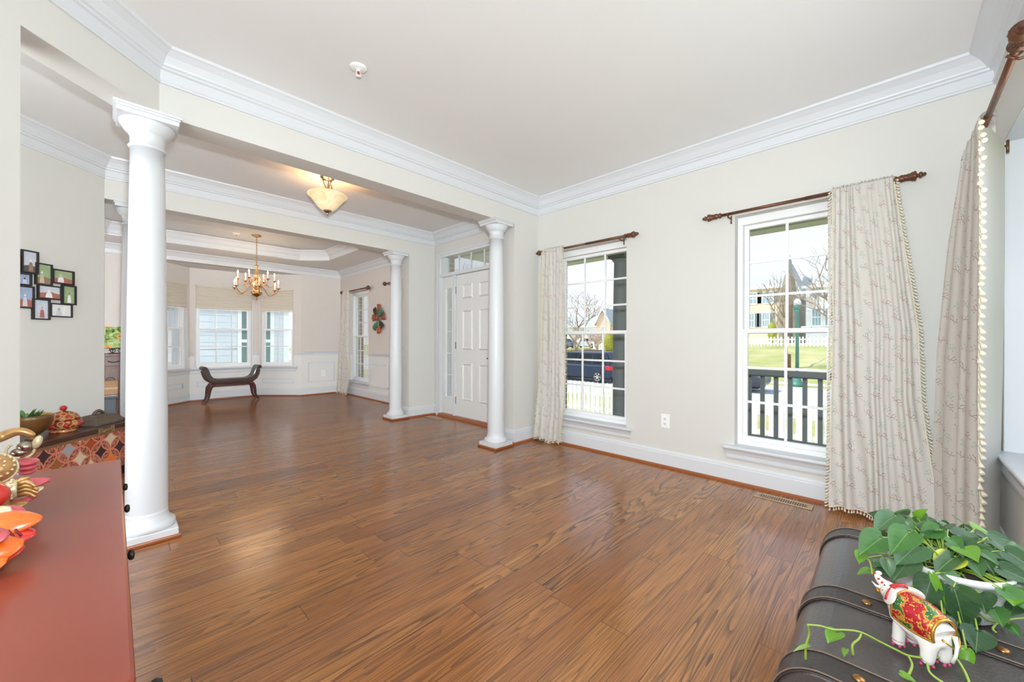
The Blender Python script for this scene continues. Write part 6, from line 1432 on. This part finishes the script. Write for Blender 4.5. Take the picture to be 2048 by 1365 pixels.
house('beige gabled wing beside the tan brick house', 60.8, 8.57, 12.38, 0.6, 7.5, 12.05, 8.0, TSID, [], True, 0.35, False)
house('white sided house at the right of the right window view', 57.0, -6.0, 7.4, 0.6, 7.75, 12.3, 10.0, WSID, [(6.0,6.8,6.2,7.7),(6.0,6.8,2.95,4.85),(4.9,5.6,2.95,4.85),(4.0,5.0,6.0,7.6),(2.0,3.0,6.0,7.6),(2.0,3.0,2.95,4.85)], shutters=False)
house('small far house with a warm gable in the left window view', 66.0, 38.5, 41.5, -0.2, 4.6, 7.2, 8.0, mat('peach_siding', srgb(226,196,178), 0.8, var=0.05), [(39.5,40.3,2.6,3.8)], True, 0.3, False)
house('pale far house behind the pinkish trees', 74.0, 46.0, 56.0, 0.0, 4.5, 7.0, 8.0, WSID, [(48,49,2,3.5),(51,52,2,3.5)], False, 0.4, False)
# neighbour beyond the dining bay
def neighbour():
    m = lap('neighbour_siding', srgb(220,224,228), 0.17)
    r = thing('neighbour_house', 'pale grey lap sided house close behind the dining bay windows', 'house', (0,12.3,0))
    q = MB(); q.box(-7,3.42,0,6,-0.6,2.62); q.build('walls', m, r)
    q = MB()
    for i in range(19):
        z = -0.5+0.17*i; q.add([(-7,-0.022,z),(3.36,-0.022,z),(3.36,-0.001,z+0.165),(-7,-0.001,z+0.165),(-7,-0.001,z),(3.36,-0.001,z)], [(0,1,2,3),(0,4,5,1)])
    q.build('lap_boards', m, r)
    q = MB(); q.box(3.36,3.50,-0.03,0.10,-0.6,2.62); q.box(3.42,3.50,0.1,6,-0.6,2.62); q.build('corner_board', FASC, r)
    q = MB(); ring(q, 2.28, 3.12, 0.15, 1.95, 0.09,0.09,0.09,0.09, -0.06, 0.0); q.box(2.37,3.03,-0.05,-0.005,1.02,1.10); w_ = q.build('window', FASC, r)
    q = MB(); q.box(2.37,3.03,-0.03,-0.02,0.24,1.02); q.box(2.37,3.03,-0.03,-0.02,1.10,1.86); q.build('pane', mat('neighbour_glass', srgb(120,140,142), 0.12, var=0.2, scale=3), w_)
    q = MB(); q.add([(-7.3,-0.35,2.55),(3.8,-0.35,2.55),(3.8,3.0,4.4),(-7.3,3.0,4.4),(-7.3,-0.35,2.68),(3.8,-0.35,2.68),(3.8,3.0,4.53),(-7.3,3.0,4.53)], [(0,1,2,3),(7,6,5,4),(0,4,5,1),(1,5,6,2),(0,3,7,4)]); q.build('roof', ROOF, r)
neighbour()
# outer skin of this house: brick and siding with reveals round the openings
q = MB(); put = lambda a,b,c,d: q.box(FX+FT+0.002, FX+FT+0.10, a, b, c, d)
wall_boxes(q, -0.7, 9.1, -0.9, 2.95, [tuple((w_[0]-e_,w_[1]+e_,max(w_[2]-e_,0.0),w_[3]+e_)) for w_,e_ in ((W_R,0.06),(W_L,0.035),(W_DOOR,0.0),(W_D2,0.0),(W_D1,-0.01))], put); struct(q.build('wall_outer_brick', BRICK2))
